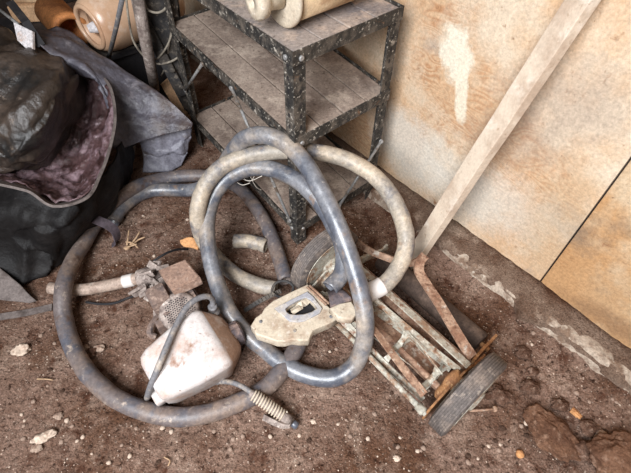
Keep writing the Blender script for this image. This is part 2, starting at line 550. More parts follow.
def grid_cloth(rows, nu=10, nv=10, wrinkle=.012, wscale=9, seed=0, thick=.004, dirv=(1, 1, 1), fold=0.0, ffreq=30, fdir=(1, 0, 0), creases=None):
    """smooth sheet through a grid of control points, wrinkled, with thickness"""
    g = [catmull([at(*p) for p in r], nu) for r in rows]
    cols = [catmull([g[j][i] for j in range(len(g))], nv) for i in range(len(g[0]))]
    nI, nJ = len(cols), len(cols[0])
    P = [[cols[i][j].copy() for j in range(nJ)] for i in range(nI)]
    Nn = [[None] * nJ for _ in range(nI)]
    for i in range(nI):
        for j in range(nJ):
            a = P[min(i + 1, nI - 1)][j] - P[max(i - 1, 0)][j]
            b = P[i][min(j + 1, nJ - 1)] - P[i][max(j - 1, 0)]
            n = a.cross(b)
            n = n.normalized() if n.length > 1e-9 else V((0, 0, 1))
            if n.z < 0 and abs(n.z) > .2: n = -n
            Nn[i][j] = n
    bm = new()
    sv = V((seed * 5.3, seed, 0))
    D = V(dirv)
    top = [[None] * nJ for _ in range(nI)]
    for i in range(nI):
        for j in range(nJ):
            p = P[i][j]
            q = V((p.x * D.x, p.y * D.y, p.z * D.z)) * wscale + sv
            k = 1 - 2 * abs(noise.noise(q)) + .6 * (1 - 2 * abs(noise.noise(q * 2.3))) - .8
            off = wrinkle * k
            if creases:
                fd, amp, fr, sv2 = creases
                al = p.dot(fd)
                ac = p - fd * al
                qq = fd * (al * fr * .16) + ac * fr + V((sv2, 0, 0))
                c1 = 1 - 2 * abs(noise.noise(qq))
                c2 = 1 - 2 * abs(noise.noise(qq * 2.2 + V((9, 4, 1))))
                off += amp * (c1 + .45 * c2 - .6)
            if fold:
                off += fold * math.sin(p.dot(V(fdir)) * ffreq + 2.5 * noise.noise(p * 5 + sv))
            co = p + Nn[i][j] * off
            if co.z < .004: co.z = .004
            top[i][j] = bm.verts.new(co)
    bot = [[bm.verts.new(top[i][j].co - Nn[i][j] * thick) for j in range(nJ)] for i in range(nI)]
    for i in range(nI - 1):
        for j in range(nJ - 1):
            bm.faces.new((top[i][j], top[i + 1][j], top[i + 1][j + 1], top[i][j + 1]))
            bm.faces.new((bot[i][j], bot[i][j + 1], bot[i + 1][j + 1], bot[i + 1][j]))
    for i in range(nI - 1):
        for j in (0, nJ - 1):
            bm.faces.new((top[i][j], top[i + 1][j], bot[i + 1][j], bot[i][j]))
    for j in range(nJ - 1):
        for i in (0, nI - 1):
            bm.faces.new((top[i][j], top[i][j + 1], bot[i][j + 1], bot[i][j]))
    smooth_all(bm)
    return bm


def fbm(p, o=4):
    s, a, t = 0.0, 1.0, 0.0
    for _ in range(o):
        s += a * noise.noise(p)
        t += a
        a *= .55
        p = p * 2.1
    return s / t


# ------------------------------------------------------------------ the setting
W0 = V((.295, 1.375, 0))
WD = V((.665, -.745, 0)).normalized()       # along the plywood wall, towards the viewer's right
WN = V((WD.y, -WD.x, 0))                    # out of the wall into the shed
if WN.x > 0: WN = -WN


def wallpt(s, z, out=0.0):
    return W0 + WD * s + WN * out + V((0, 0, z))


def dirt_h(x, y):
    p = V((x, y, 0))
    h = .006 * fbm(p * 5, 3) + .006 * fbm(p * 24 + V((3, 1, 2)), 3) + .0035 * noise.noise(p * 75)
    h -= .0035
    # looser, lumpier ground in the corner by the mower's wheel
    k = max(0.0, min(1.0, (x - .42) / .25)) * max(0.0, min(1.0, (.85 - y) / .3))
    if k > 0:
        cell = noise.cell(p * 22)
        h += k * (.016 * fbm(p * 13 + V((7, 7, 7)), 4) + .007 * fbm(p * 40, 2) - .004)
    # rises against the footing of the wall
    d = (p - W0).dot(WN)
    if d < .19:
        t = min(1.0, (.19 - d) / .10)
        h += .022 * t * t
    # swell under the left
    return h


def axis_list(a, b, f0, f1, fine, coarse):
    out, x = [], a
    while x < b:
        out.append(x)
        x += fine if f0 <= x < f1 else coarse
    out.append(b)
    return out


bm = new()
xs = axis_list(-3.2, 2.6, -.95, 1.0, .005, .06)
ys = axis_list(-.6, 3.6, .2, 1.35, .005, .05)
g = [[bm.verts.new((x, y, dirt_h(x, y))) for y in ys] for x in xs]
for i in range(len(xs) - 1):
    for j in range(len(ys) - 1):
        bm.faces.new((g[i][j], g[i + 1][j], g[i + 1][j + 1], g[i][j + 1]))
floor = obj('floor', bm, M['dirt'], smooth=True, origin=(0, 0, 0))
tag(floor, kind='structure')

SEAM = (at(543, 279, .05) - W0).dot(WD)
for nm, s0, s1, mk, z0 in (('wall_right', -2.5, SEAM - .002, 'ply', .045), ('wall_right', SEAM + .003, 1.9, 'ply_warm', .01)):
    bm = new()
    c = wallpt((s0 + s1) / 2, (z0 + 2.0) / 2, -.008)
    add_box(bm, c, WD, WN, (0, 0, 1), (s1 - s0) / 2, .008, (2.0 - z0) / 2, bevel=.002)
    tag(obj(nm, bm, M[mk], origin=(0, 0, 0)), kind='structure')
bm = new()
add_box(bm, wallpt(.15, 1.0, -.032), WD, WN, (0, 0, 1), 1.75, .012, 1.0)  # unseen backing board, added to stop light leaking through the panel seam
tag(obj('wall_right', bm, M['old_wall'], origin=(0, 0, 0)), kind='structure')
bm = new()
bc = wallpt(-1.6, 1.0, 0)
add_box(bm, wallpt(-2.6, 1.0, 0) + WN * 1.8, WN, WD, (0, 0, 1), 2.2, .03, 1.0)
tag(obj('wall_back', bm, M['old_wall'], origin=(0, 0, 0)), kind='structure')

# concrete footing with dirt lying along its top
bm = new()
n = 150
prof_out = [(.0, .0), (.0, .034), (.085, .046), (.102, .040), (.112, .02), (.118, -.02)]
rings = []
for i in range(n + 1):
    s = -1.5 + 3.3 * i / n
    wob = .010 * noise.noise(V((s * 5, 1.3, 0))) + .005 * noise.noise(V((s * 19, 4, 0)))
    dip = -.022 * math.exp(-((s - SEAM - .03) / .03) ** 2)
    ring = []
    for k, (o, z) in enumerate(prof_out):
        oo = o + (wob if o > .05 else 0)
        zz = z + ((.004 * noise.noise(V((s * 30, o * 40, 2))) + dip) if z > .01 else 0)
        ring.append(bm.verts.new(wallpt(s, zz, oo)))
    rings.append(ring)
for A, B in zip(rings, rings[1:]):
    for k in range(len(A) - 1):
        bm.faces.new((A[k], B[k], B[k + 1], A[k + 1]))
tag(obj('trim_1', bm, M['concrete'], smooth=True, origin=(0, 0, 0)), kind='structure')
bm = new()
rings = []
for i in range(2 * n + 1):
    s = -1.5 + 3.3 * i / (2 * n)
    w = .1075 + .011 * noise.noise(V((s * 7, 9, 0))) + .008 * noise.noise(V((s * 31, 5, 0)))
    if SEAM - .03 < s < SEAM + .1: w += .03 * math.exp(-((s - SEAM - .03) / .03) ** 2)
    hi = .052 - .010 * max(0, min(1, (s - SEAM) / .2)) + .006 * noise.noise(V((s * 12, 2, 8)))
    ring = []
    for k, (o, z) in enumerate([(-.004, .0), (-.004, hi + .012), (.2 * w, hi + .006), (.5 * w, hi), (.8 * w, hi - .001), (1.0 * w, .036), (1.02 * w, .01)]):
        ring.append(bm.verts.new(wallpt(s, z + (.005 * noise.noise(V((s * 35, o * 60, 3))) if z > .02 else 0), o)))
    rings.append(ring)
for A, B in zip(rings, rings[1:]):
    for k in range(len(A) - 1):
        bm.faces.new((A[k], B[k], B[k + 1], A[k + 1]))
tag(obj('trim_2', bm, M['mound'], smooth=True, origin=(0, 0, 0)), kind='structure')

# ------------------------------------------------------------------ shelf unit
SA = V((-.64, .77, 0)).normalized()     # long side
SB = V((.306, .28, 0)).normalized()     # short side
S0 = V((-.067, 1.03, 0))
LA, LB = .765, .405
Z3 = V((0, 0, 1))
shelf = thing('metal_shelf', 'dusty black angle-iron shelf with plank decks standing against the plywood wall', 'shelf', S0 + SA * LA / 2 + SB * LB / 2)


def post(c, da, db, h, lean=0.0):
    """L-section upright: corner at c, flanges along da and db"""
    bm = new()
    fw, th = .042, .0045
    pts = [(0, 0), (fw, 0), (fw, th), (th, th), (th, fw), (0, fw)]
    extrude_poly(bm, [c + da * a + db * b for a, b in pts], Z3 * h)
    # row of punched holes on both flanges
    k = 0
    z = .03
    while z < h - .02:
        for d1, d2 in ((da, db), (db, da)):
            q = c + d1 * .024 + Z3 * z - d2 * .0006
            ring = [bm.verts.new(q + d1 * math.cos(t * PI / 4) * .0048 + Z3 * math.sin(t * PI / 4) * .0075) for t in range(8)]
            f = bm.faces.new(ring)
            f.material_index = 1
        z += .038
    return bm


for (ca, cb, sa, sb) in ((0, 0, 1, 1), (0, LB, 1, -1), (LA, 0, -1, 1), (LA, LB, -1, -1)):
    obj('upright', post(S0 + SA * ca + SB * cb, SA * sa, SB * sb, .752), [M['iron'], M['black']], shelf)


def tilt(bm, rise):
    for v in bm.verts:
        v.co.z += rise * (v.co - S0).dot(SA) / LA


def deck(z, mk, planks=4, lip=.036, rise=0.0):
    bm = new()
    gap = .005
    m_ = .004
    w = (LB - 2 * m_) / planks
    for k in range(planks):
        c = S0 + SA * LA / 2 + SB * (m_ + w * (k + .5)) + Z3 * (z - .010 - .0012 * (k % 2))
        add_box(bm, c, SA, SB, Z3, LA / 2 - .006, w / 2 - gap / 2, .009, bevel=.0025)
    tilt(bm, rise)
    d = obj('shelf_deck', bm, M[mk], shelf)
    # angle-iron rails round the deck
    for (p, q, inn) in ((S0, S0 + SA * LA, SB), (S0 + SB * LB, S0 + SA * LA + SB * LB, -SB), (S0, S0 + SB * LB, SA), (S0 + SA * LA, S0 + SA * LA + SB * LB, -SA)):
        bm = new()
        t = (q - p).normalized()
        pts = [(-.003, .003), (-.003, -lip), (.0006, -lip), (.0006, -.021), (.03, -.021), (.03, -.0245), (.0, -.0245)]
        pts = [(-.0035, .003), (-.0035, -lip), (.0, -lip), (.0, .003)]
        extrude_poly(bm, [p + inn * a + Z3 * (z + b) - t * .003 for a, b in pts], t * ((q - p).length + .006))
        tilt(bm, rise)
        obj('rail', bm, M['iron'], shelf)


deck(.755, 'shelf_wood_top')
deck(.49, 'shelf_wood', rise=.06)
deck(.095, 'shelf_wood', lip=.03, rise=.055)


def brace(p, q, r=.0055):
    bm = new()
    add_tube(bm, [p, q], r, 8)
    for e in (p, q):
        add_lathe(bm, e - Z3 * .001, (p - q).orthogonal(), [(-.004, .008), (.004, .008)], 8)
    obj('brace_rod', bm, M['rod'], shelf)


brace(S0 + SA * .33 - SB * .010 + Z3 * .50, S0 + SA * .03 - SB * .010 + Z3 * .12)
brace(S0 + SA * .735 - SB * .010 + Z3 * .29, S0 + SA * .52 - SB * .010 + Z3 * .50)
brace(S0 + SB * .395 - SA * .010 + Z3 * .29, S0 + SB * .20 - SA * .010 + Z3 * .085)
# bolts where the decks meet the front upright
for z in (.735, .47, .08):
    for d, s in ((SA, -SB), (SB, -SA)):
        bm = new()
        add_lathe(bm, S0 + d * .024 + Z3 * z + s * .003, s, [(0, .008), (.005, .008), (.006, .005)], 6)
        obj('bolt', bm, M['rod'], shelf)

# ------------------------------------------------------------------ tube on the top shelf
tb = at(281, 27, .757)
TD = SB.copy()
TR = .078
tc = tb + Z3 * TR
tube = thing('flanged_canister', 'cream tube with a white end flange lying on the top shelf', 'canister', tb)
bm = new()
add_lathe(bm, tc + TD * .02, TD, [(0, .062), (.0, .070), (.26, .070), (.262, .05)], 40)
obj('barrel', bm, M['cream_dark'], tube)
bm = new()
add_lathe(bm, tc, TD, [(0, .02), (-.001, TR - .012), (.001, TR - .003), (.004, TR), (.010, TR), (.013, TR - .003), (.020, .05)], 44)
obj('end_flange', bm, M['cream'], tube)
bm = new()
nk = tc - TD * .002
add_lathe(bm, nk, -TD + SA * .12, [(0, .030), (.03, .027), (.042, .031), (.047, .041), (.068, .044), (.076, .038), (.078, .014), (.06, .012)], 26)
obj('neck', bm, M['cream'], tube)

# ------------------------------------------------------------------ leaning plank
foot = at(411, 262, .012)


def wall_hit(u, v, out):
    r = V((u - CX, v - CY, F_PX))
    w = V((r.dot(RT), r.dot(HD), r.dot(UP)))
    o = V((0, 0, CAM_H))
    t = ((W0 + WN * out) - o).dot(WN) / w.dot(WN)
    return o + w * t


topp = wall_hit(621, -60, .045)
pd = (topp - foot).normalized()
bm = new()
pn = (WN - pd * WN.dot(pd)).normalized()     # broad face towards the room
pn = (pn + V((0, 0, .15)))
pn = (pn - pd * pn.dot(pd)).normalized()
ps = pd.cross(pn).normalized()
if ps.x < 0: ps = -ps
pn = (pn - ps * .42).normalized()
ps = pd.cross(pn).normalized()
L = (topp - foot).length
add_box(bm, foot + pd * L / 2 + pn * 0.0, pd, ps, pn, L / 2, .030, .015, bevel=.002)
bmesh.ops.subdivide_edges(bm, edges=[e for e in bm.edges if e.calc_length() > .3], cuts=24)
for v in bm.verts:
    v.co += ps * .0018 * noise.noise(v.co * 9)
zmin = min(v.co.z for v in bm.verts)
bmesh.ops.translate(bm, vec=(0, 0, .004 - zmin), verts=bm.verts[:])
tag(obj('wooden_plank', bm, M['plank']), 'pale weathered wooden plank leaning diagonally against the plywood wall', 'plank')

# ------------------------------------------------------------------ reel mower
WR = V((.418, .432, 0))
WL = V((.035, .862, 0))
MX = (WR - WL).normalized()          # along the axle, towards the near wheel
MY = V((-MX.y, MX.x, 0))             # towards the wall (rear)
MC = (WR + WL) / 2
HALF = (WR - WL).length / 2
RW = .131
mower = thing('reel_mower', 'rusty push reel mower with two wheels lying below the plank', 'mower', MC)


def ml(x, y, z):
    return MC + MX * x + MY * y + Z3 * z


def wheel(x, inner):
    c = ml(x, 0, RW)
    ax = MX * (1 if inner < 0 else -1)     # from the inner side outwards
    hw = .026
    bm = new()
    prof = [(-hw, RW - .03), (-hw, RW - .010), (-hw + .004, RW - .004)]
    nr = 7
    for k in range(nr):
        a = -hw + .007 + (2 * hw - .014) * k / (nr - 1)
        prof += [(a - .0028, RW), (a + .0018, RW), (a + .0026, RW - .0035)] if k < nr - 1 else [(a - .0028, RW), (a + .002, RW)]
    prof += [(hw - .004, RW - .004), (hw, RW - .010), (hw, RW - .03)]
    add_lathe(bm, c, ax, prof, 56, cap=False)
    w = obj('wheel', bm, M['tyre'], mower)
    bm = new()
    add_lathe(bm, c, ax, [(-hw - .002, RW - .026), (-hw - .003, RW - .031), (-hw + .008, RW - .036), (-hw + .012, .05), (-hw - .004, .036), (-hw - .010, .026), (-hw - .012, .004)], 44, cap=True)
    add_lathe(bm, c, ax, [(hw + .001, RW - .029), (hw - .008, RW - .036), (hw - .010, .04), (hw + .006, .03), (hw + .008, .004)], 44, cap=True)
    h = obj('hub', bm, M['green_metal'], w)
    return w


wheel(HALF, -1)
wheel(-HALF, 1)
# side plates inside the wheels
PX = HALF - .045
for s in (1, -1):
    bm = new()
    out = [(-.115, .075), (-.10, .115), (-.04, .150), (.03, .158), (.075, .125), (.10, .09), (.165, .075), (.175, .05), (.15, .035), (.09, .045), (.02, .03), (-.06, .025), (-.11, .045)]
    extrude_poly(bm, [ml(s * PX, y, z) for y, z in out], MX * .006 * s, bevel=.0012)
    add_lathe(bm, ml(s * PX, 0, RW), MX * -s, [(-.02, .02), (.012, .034), (.02, .026), (.024, .012)], 20)
    add_lathe(bm, ml(s * PX, -.03, .10), MX * -s, [(-.002, .03), (.012, .028), (.02, .018)], 18)
    obj('side_plate', bm, M['rust_orange'] if s > 0 else M['green_metal'], mower)
# axle stubs
for s in (1, -1):
    bm = new()
    add_tube(bm, [ml(s * PX, 0, RW), ml(s * (HALF + .02), 0, RW)], .011, 12)
    obj('axle', bm, M['rust'], mower)
# reel
RC = (-.03, .10)
bm = new()
add_tube(bm, [ml(-PX + .006, *RC), ml(PX - .006, *RC)], .010, 12)
obj('reel_shaft', bm, M['rust'], mower)
RL = PX - .03
for k in range(5):
    bm = new()
    pts, sd = [], []
    for i in range(29):
        t = i / 28
        a = 2 * PI * k / 5 + 1.15 * t + .35
        x = -RL + 2 * RL * t
        rad = MY * math.cos(a) + Z3 * math.sin(a)
        pts.append(ml(x, *RC) + rad * .062)
        sd.append((rad + (MY * -math.sin(a) + Z3 * math.cos(a)) * .55).normalized())
    add_strip(bm, pts, sd, .0115, .0018)
    obj('reel_blade', bm, M['rust'] if k == 1 else M['green_metal'], mower)
for x in (-RL * .92, -RL * .32, RL * .32, RL * .92):
    bm = new()
    t = (x + RL) / (2 * RL)
    add_lathe(bm, ml(x, *RC), MX, [(-.008, .018), (.008, .018)], 14)
    for k in range(5):
        a = 2 * PI * k / 5 + 1.15 * t + .35
        rad = MY * math.cos(a) + Z3 * math.sin(a)
        c0 = ml(x, *RC)
        add_strip(bm, [c0 + rad * .012, c0 + rad * .035, c0 + rad * .062], MX, [.009, .007, .012], .0025)
        add_lathe(bm, c0 + rad * .055 , MX, [(-.006, .005), (.006, .005)], 8)
    obj('reel_spider', bm, M['green_metal'], mower)
# front tie rod, flat guard bar, bed knife
bm = new()
add_tube(bm, [ml(-PX, -.108, .085), ml(PX + .004, -.108, .085)], .0085, 12)
add_lathe(bm, ml(PX - .006, -.108, .085), MX, [(-.022, .012), (.0, .014), (.003, .012)], 14)
obj('tie_rod', bm, M['green_metal'], mower)
bm = new()
add_strip(bm, [ml(-PX, .055, .15), ml(0, .055, .153), ml(PX, .055, .15)], MY + Z3 * -.3, .012, .0025)
obj('cross_bar', bm, M['green_metal'], mower)
bm = new()
add_strip(bm, [ml(-PX, .02, .038), ml(PX, .02, .038)], MY, .035, .004)
obj('bed_knife', bm, M['rust'], mower)
bm = new()
add_strip(bm, [ml(-PX, .10, .06), ml(PX, .10, .06)], MY * .8 + Z3 * .6, .022, .003)
obj('back_plate', bm, M['rust'], mower)
bm = new()
add_strip(bm, [ml(-PX + .02, -.012, .172), ml(PX - .10, .012, .160), ml(PX - .01, .025, .150)], MY, [.008, .008, .008], .0025)
obj('flat_guard', bm, M['green_metal'], mower)
# rear roller on its brackets
RY, RZ = .205, .042
bm = new()
add_lathe(bm, ml(-PX + .03, RY, RZ), MX, [(0, .012), (.0, .034), (.004, .037), (2 * PX - .064, .037), (2 * PX - .06, .034), (2 * PX - .06, .012)], 28)
obj('roller', bm, M['roller'], mower)
for s in (1, -1):
    bm = new()
    pts = [ml(s * (PX - .006), .11, .085), ml(s * (PX - .010), .16, .075), ml(s * (PX - .012), .215, .055), ml(s * (PX - .012), .25, .06)]
    add_strip(bm, catmull(pts, 4), Z3, .014, .004)
    add_lathe(bm, ml(s * (PX - .03), RY, RZ), MX * s, [(-.005, .008), (.03, .008)], 10)
    obj('roller_bracket', bm, M['rust_orange'] if s > 0 else M['green_metal'], mower)
# handle yoke: two flat bars that meet behind the reel
tip = at(421, 268, .15)
for s in (1, -1):
    bm = new()
    if s > 0:
        pts = [at(472, 357, .13), at(464, 345, .15), at(452, 325, .155), at(437, 300, .155), at(425, 282, .155), at(419, 271, .16), at(420, 262, .175), at(425, 255, .19)]
    else:
        pts = [at(352, 236, .14), at(358, 243, .16), at(370, 251, .165), at(385, 257, .165), at(400, 262, .165), at(412, 263, .17), at(421, 259, .185)]
    add_strip(bm, catmull(pts, 6), MY * .5 + Z3 * .9 if s < 0 else MY * .9 - Z3 * .1 + MX * .4, .016 if s > 0 else .011, .0035)
    obj('handle_arm', bm, M['rust'], mower)

# ------------------------------------------------------------------ hoses
HR = .0265
RH = HR
G = .0275


def hose(name, pix, mat, label, r=HR, n=9, inner=.019, group=None, jitter=.0014):
    pts = catmull([at(*p) for p in pix], n)
    for i, p in enumerate(pts):
        p.x += jitter * noise.noise(V((i * .21, 1, len(pix))))
        p.y += jitter * noise.noise(V((i * .21, 7, len(pix))))
        p.z = max(p.z, r + .001)
    bm = new()
    rr = [r * (1 + .035 * noise.noise(V((i * .33, 3, len(pix))))) for i in range(len(pts))]
    add_tube(bm, pts, rr, 20, inner=inner)
    o = obj(name, bm, mat)
    return tag(o, label, 'hose', group)


HOSES = {}
HOSES['floor'] = hose('suction_hose', [(299, 343, G), (287, 364, G), (264, 389, G), (235, 404, G), (205, 414, G), (175, 417, G), (145, 411, G), (117, 399, G), (92, 378, G),
                       (74, 350, G), (64, 318, .04), (63, 291, .072), (70, 267, .062), (84, 243, .04), (98, 220, .045), (116, 200, .066), (138, 186, .060), (162, 179, .035), (186, 176, G), (212, 177, G),
                       (236, 186, G), (252, 202, G), (266, 224, G), (277, 252, G), (286, 281, G)], M['hose_brown'],
     'grey-brown hose lying in a wide curve around the white jug')
HOSES['pale'] = hose('suction_hose', [(358, 298, .172), (372, 291, .178), (385, 284, .19), (398, 268, .212), (406, 246, .25), (403, 222, .29), (392, 197, .325), (374, 176, .35), (350, 161, .375), (322, 153, .39), (296, 151, .395), (268, 152, .39),
                       (243, 157, .375), (222, 167, .35), (207, 183, .315), (199, 203, .27), (198, 222, .21), (205, 243, .12), (217, 258, .05), (236, 275, G), (258, 285, G), (276, 289, G)], M['hose_pale'],
     'dusty pale tan hose in a tall loop with a white cuff at its right end')
HOSES['blue'] = hose('suction_hose', [(330, 288, .20), (342, 273, .215), (343, 248, .25), (332, 222, .29), (317, 199, .325), (298, 181, .345), (275, 170, .35), (252, 168, .34), (231, 176, .31), (217, 190, .27), (209, 210, .225), (207, 233, .185),
                       (211, 262, .14), (219, 288, .105), (229, 311, .08), (243, 330, .055), (262, 347, .035), (284, 364, G), (308, 375, G), (333, 378, .032), (352, 368, .055), (363, 346, .115), (365, 318, .19), (359, 286, .255), (349, 254, .31),
                       (336, 221, .365), (320, 188, .41), (302, 159, .445), (282, 141, .465), (262, 135, .465), (246, 138, .44), (234, 150, .37), (222, 168, .24), (208, 184, .11), (192, 190, .04), (170, 190, G), (150, 191, G), (134, 198, G), (121, 209, G), (112, 222, G)], M['hose_blue'],
     'blue-black shiny hose looped over the pale hose and down to the dirt')
HOSES['stub'] = hose('hose_piece', [(234, 241, G), (246, 241, G), (257, 243, G), (266, 246, G)], M['hose_pale'], 'short cut hose end on the dirt beneath the looped hoses')
# white cuff on the pale hose
cf = [at(366, 294.2, .1755), at(372, 291, .178), at(379, 287.6, .1842), at(383, 285.2, .188)]
bm = new()
add_tube(bm, catmull(cf, 3), HR + .002, 20, inner=.02)
o = obj('cuff', bm, M['white'], HOSES['pale'])
tag(o, 'white cuff')

# ------------------------------------------------------------------ white jug
jug = thing('plastic_jug', 'dirty white plastic jug with a dark cap lying in front of the engine', 'jug', at(192, 365, 0))
ja = at(166, 378, .06)
jb = at(226, 340, .06)
jd = (ja - jb); jd.z = 0; jd.normalize()
js = V((-jd.y, jd.x, 0))
if js.y > 0: js = -js                       # towards the viewer
JR = Matrix.Rotation(math.radians(-14), 3, jd)
jsx, jup = JR @ js, JR @ Z3
jc = at(201, 354, .085)
bm = new()


def rrect(c, ex, ey, w, h, rad, n=6):
    out = []
    for qx, qy, a0 in ((1, 1, 0), (-1, 1, 90), (-1, -1, 180), (1, -1, 270)):
        for k in range(n + 1):
            a = math.radians(a0 + 90 * k / n)
            out.append(c + ex * (qx * (w - rad) + rad * math.cos(a)) + ey * (qy * (h - rad) + rad * math.sin(a)))
    return out


JX = .112
secs = [(-.108, .040, .034, -.034), (-.105, .052, .042, -.031), (-.096, .064, .052, -.026), (-.056, .090, .074, -.005), (-.046, .096, .079, -.001), (-.03, .097, .080, 0), (.04, .092, .078, 0), (.12, .076, .070, -.006), (.14, .066, .060, -.008), (.148, .052, .048, -.010), (.150, .035, .03, -.01)]
rings = []
for (s, w, h, dz_) in secs:
    rings.append([bm.verts.new(p) for p in rrect(jc + jd * s + jup * dz_, jsx, jup, w, h, min(w, h) * .26)])
for A, B in zip(rings, rings[1:]):
    for k in range(len(A)):
        f = bm.faces.new((A[k], A[(k + 1) % len(A)], B[(k + 1) % len(A)], B[k]))
        f.smooth = True
for k, R in enumerate((rings[0], rings[-1])):
    f = bm.faces.new(R); f.material_index = 1 if k == 0 else 0
bm.faces.ensure_lookup_table()
for f in bm.faces:
    if (f.calc_center_median() - jc).dot(jd) < -.056: f.material_index = 1
for v in bm.verts:
    v.co += (v.co - jc).normalized() * .004 * noise.noise(v.co * 14)
zm = min(v.co.z for v in bm.verts)
print('jug zmin', zm)
bmesh.ops.translate(bm, vec=(0, 0, -zm + .001), verts=bm.verts[:])
jc = jc + V((0, 0, -zm + .001))
obj('body', bm, [M['jug'], M['jug_dirty']], jug)
# foot lug at the bottom end
bm = new()
add_box(bm, jc + jd * .146 + jsx * .034 - jup * .035, jd, jsx, jup, .022, .026, .022, bevel=.008)
obj('foot_lug', bm, M['jug'], jug, smooth=True)
# ribbed cap on the far end
bm = new()
cc = jc - jd * .098 + jsx * .004 - jup * .022
cd = (-jd + jsx * .1).normalized()
a_, b_ = cd.orthogonal().normalized(), None
b_ = cd.cross(a_)
seg = 48
prev = None
for (h, r) in [(0, .03), (.004, .037), (.030, .037), (.036, .032), (.036, .010)]:
    ring = []
    for k in range(seg):
        rr = r * (1.0 + (.05 if k % 4 < 2 else 0) * (1 if .002 < h < .033 else 0))
        t = 2 * PI * k / seg
        ring.append(bm.verts.new(cc + cd * h + (a_ * math.cos(t) + b_ * math.sin(t)) * rr))
    if prev:
        for k in range(seg):
            bm.faces.new((prev[k], prev[(k + 1) % seg], ring[(k + 1) % seg], ring[k]))
    prev = ring
bm.faces.new(prev)
obj('cap', bm, M['cap'], jug)
# elbow fitting and its grey hose
ft = at(213, 308, .152)
bm = new()
add_lathe(bm, ft - Z3 * .03, Z3, [(0, .017), (.012, .017), (.014, .012), (.03, .012), (.032, .014), (.04, .014), (.042, .009)], 18)
obj('fitting', bm, M['tube_grey'], jug)
bm = new()
pts = catmull([at(213, 307, .155), at(212.5, 300, .18), at(208, 296.5, .205), at(199, 298, .215), at(188, 306, .215), at(177, 324, .208), at(167, 346, .20), at(158, 368, .18), at(151, 385, .13), at(147, 398, .06)], 8)
add_tube(bm, pts, .0085, 12, inner=.005)
obj('drain_tube', bm, M['tube_grey'], jug)
# moulded triangle on the end face
bm = new()
tcx = jc - jd * .082 + jup * .034 + jsx * .02
tp = [tcx + jsx * (.013 * math.cos(a)) + (jup * .55 + jd * .83) * (.013 * math.sin(a)) for a in (PI / 2, PI / 2 + 2 * PI / 3, PI / 2 + 4 * PI / 3)]
add_tube(bm, tp, .0016, 6, closed=True)
obj('moulded_mark', bm, M['jug_dirty'], jug)

# ------------------------------------------------------------------ spring-guarded nozzle
nz_ = thing('spray_nozzle', 'rusty spring-wrapped nozzle with a thin grey tube on the dirt below the jug', 'nozzle', at(275, 408, 0))
bm = new()
pts = catmull([at(203, 386, .012), at(218, 382, .014), at(234, 383, .060), at(245, 388, .0665), at(252, 393, .067)], 8)
add_tube(bm, pts, .0075, 12, inner=.004)
obj('feed_tube', bm, M['tube_grey'], nz_)
p0, p1 = at(250, 392, .067), at(290, 421, .018)
nd_ = (p1 - p0).normalized()
bm = new()
add_lathe(bm, p0, nd_, [(0, .008), (.012, .012), (.03, .0135), (.10, .013), (.125, .015), (.145, .016), ((p1 - p0).length - .012, .013), ((p1 - p0).length, .010)], 18)
obj('grip', bm, M['dust_clamp'], nz_)
bm = new()
a_, b_ = nd_.orthogonal().normalized(), None
b_ = nd_.cross(a_)
turns = 12
pts = []
for i in range(turns * 14 + 1):
    t = i / (turns * 14)
    a = 2 * PI * turns * t
    pts.append(p0 + nd_ * (.012 + t * .105) + (a_ * math.cos(a) + b_ * math.sin(a)) * .0155)
add_tube(bm, pts, .0026, 7)
obj('spring', bm, M['cream'], nz_)
bm = new()
add_lathe(bm, p1 - nd_ * .002, nd_, [(0, .009), (.018, .011), (.026, .011), (.028, .006)], 14)
obj('tip', bm, M['hose_blue'], nz_)
bm = new()
add_strip(bm, catmull([at(264, 417, .012), at(272, 421, .020), at(282, 425, .022), at(290, 425, .02)], 4), Z3 * .5 + V((.6, .3, 0)), .008, .005)
obj('lever', bm, M['dust_clamp'], nz_)

# ------------------------------------------------------------------ string trimmer engine and shaft
tr = thing('trimmer_engine', 'dust-caked small engine with a pierced round cover and pale shaft behind the jug', 'engine', at(172, 315, 0))
ex = (at(205, 285, .1) - at(165, 305, .1)); ex.z = 0; ex.normalize()
ey = V((-ex.y, ex.x, 0))
ec = at(178, 303, .06)
bm = new()
add_box(bm, ec + V((0, 0, -.006)), ex, ey, Z3, .058, .05, .052, bevel=.012)
add_box(bm, ec - ex * .045 + ey * .02 + Z3 * .02, ex, ey, Z3, .03, .035, .05, bevel=.01)
for k in range(5):
    add_box(bm, ec + ex * .052 + Z3 * (-.035 + .015 * k), ex, ey, Z3, .012, .04, .003, bevel=.001)
obj('crankcase', bm, M['engine'], tr, smooth=True, auto=.6)
# flat cover block on top
q = [at(158, 270, .15), at(185, 259, .15), at(200, 277, .15), at(172, 290, .15)]
bm = new()
extrude_poly(bm, q, V((.004, -.004, -.036)), bevel=.003)
obj('filter_cover', bm, M['engine_cover'], tr)
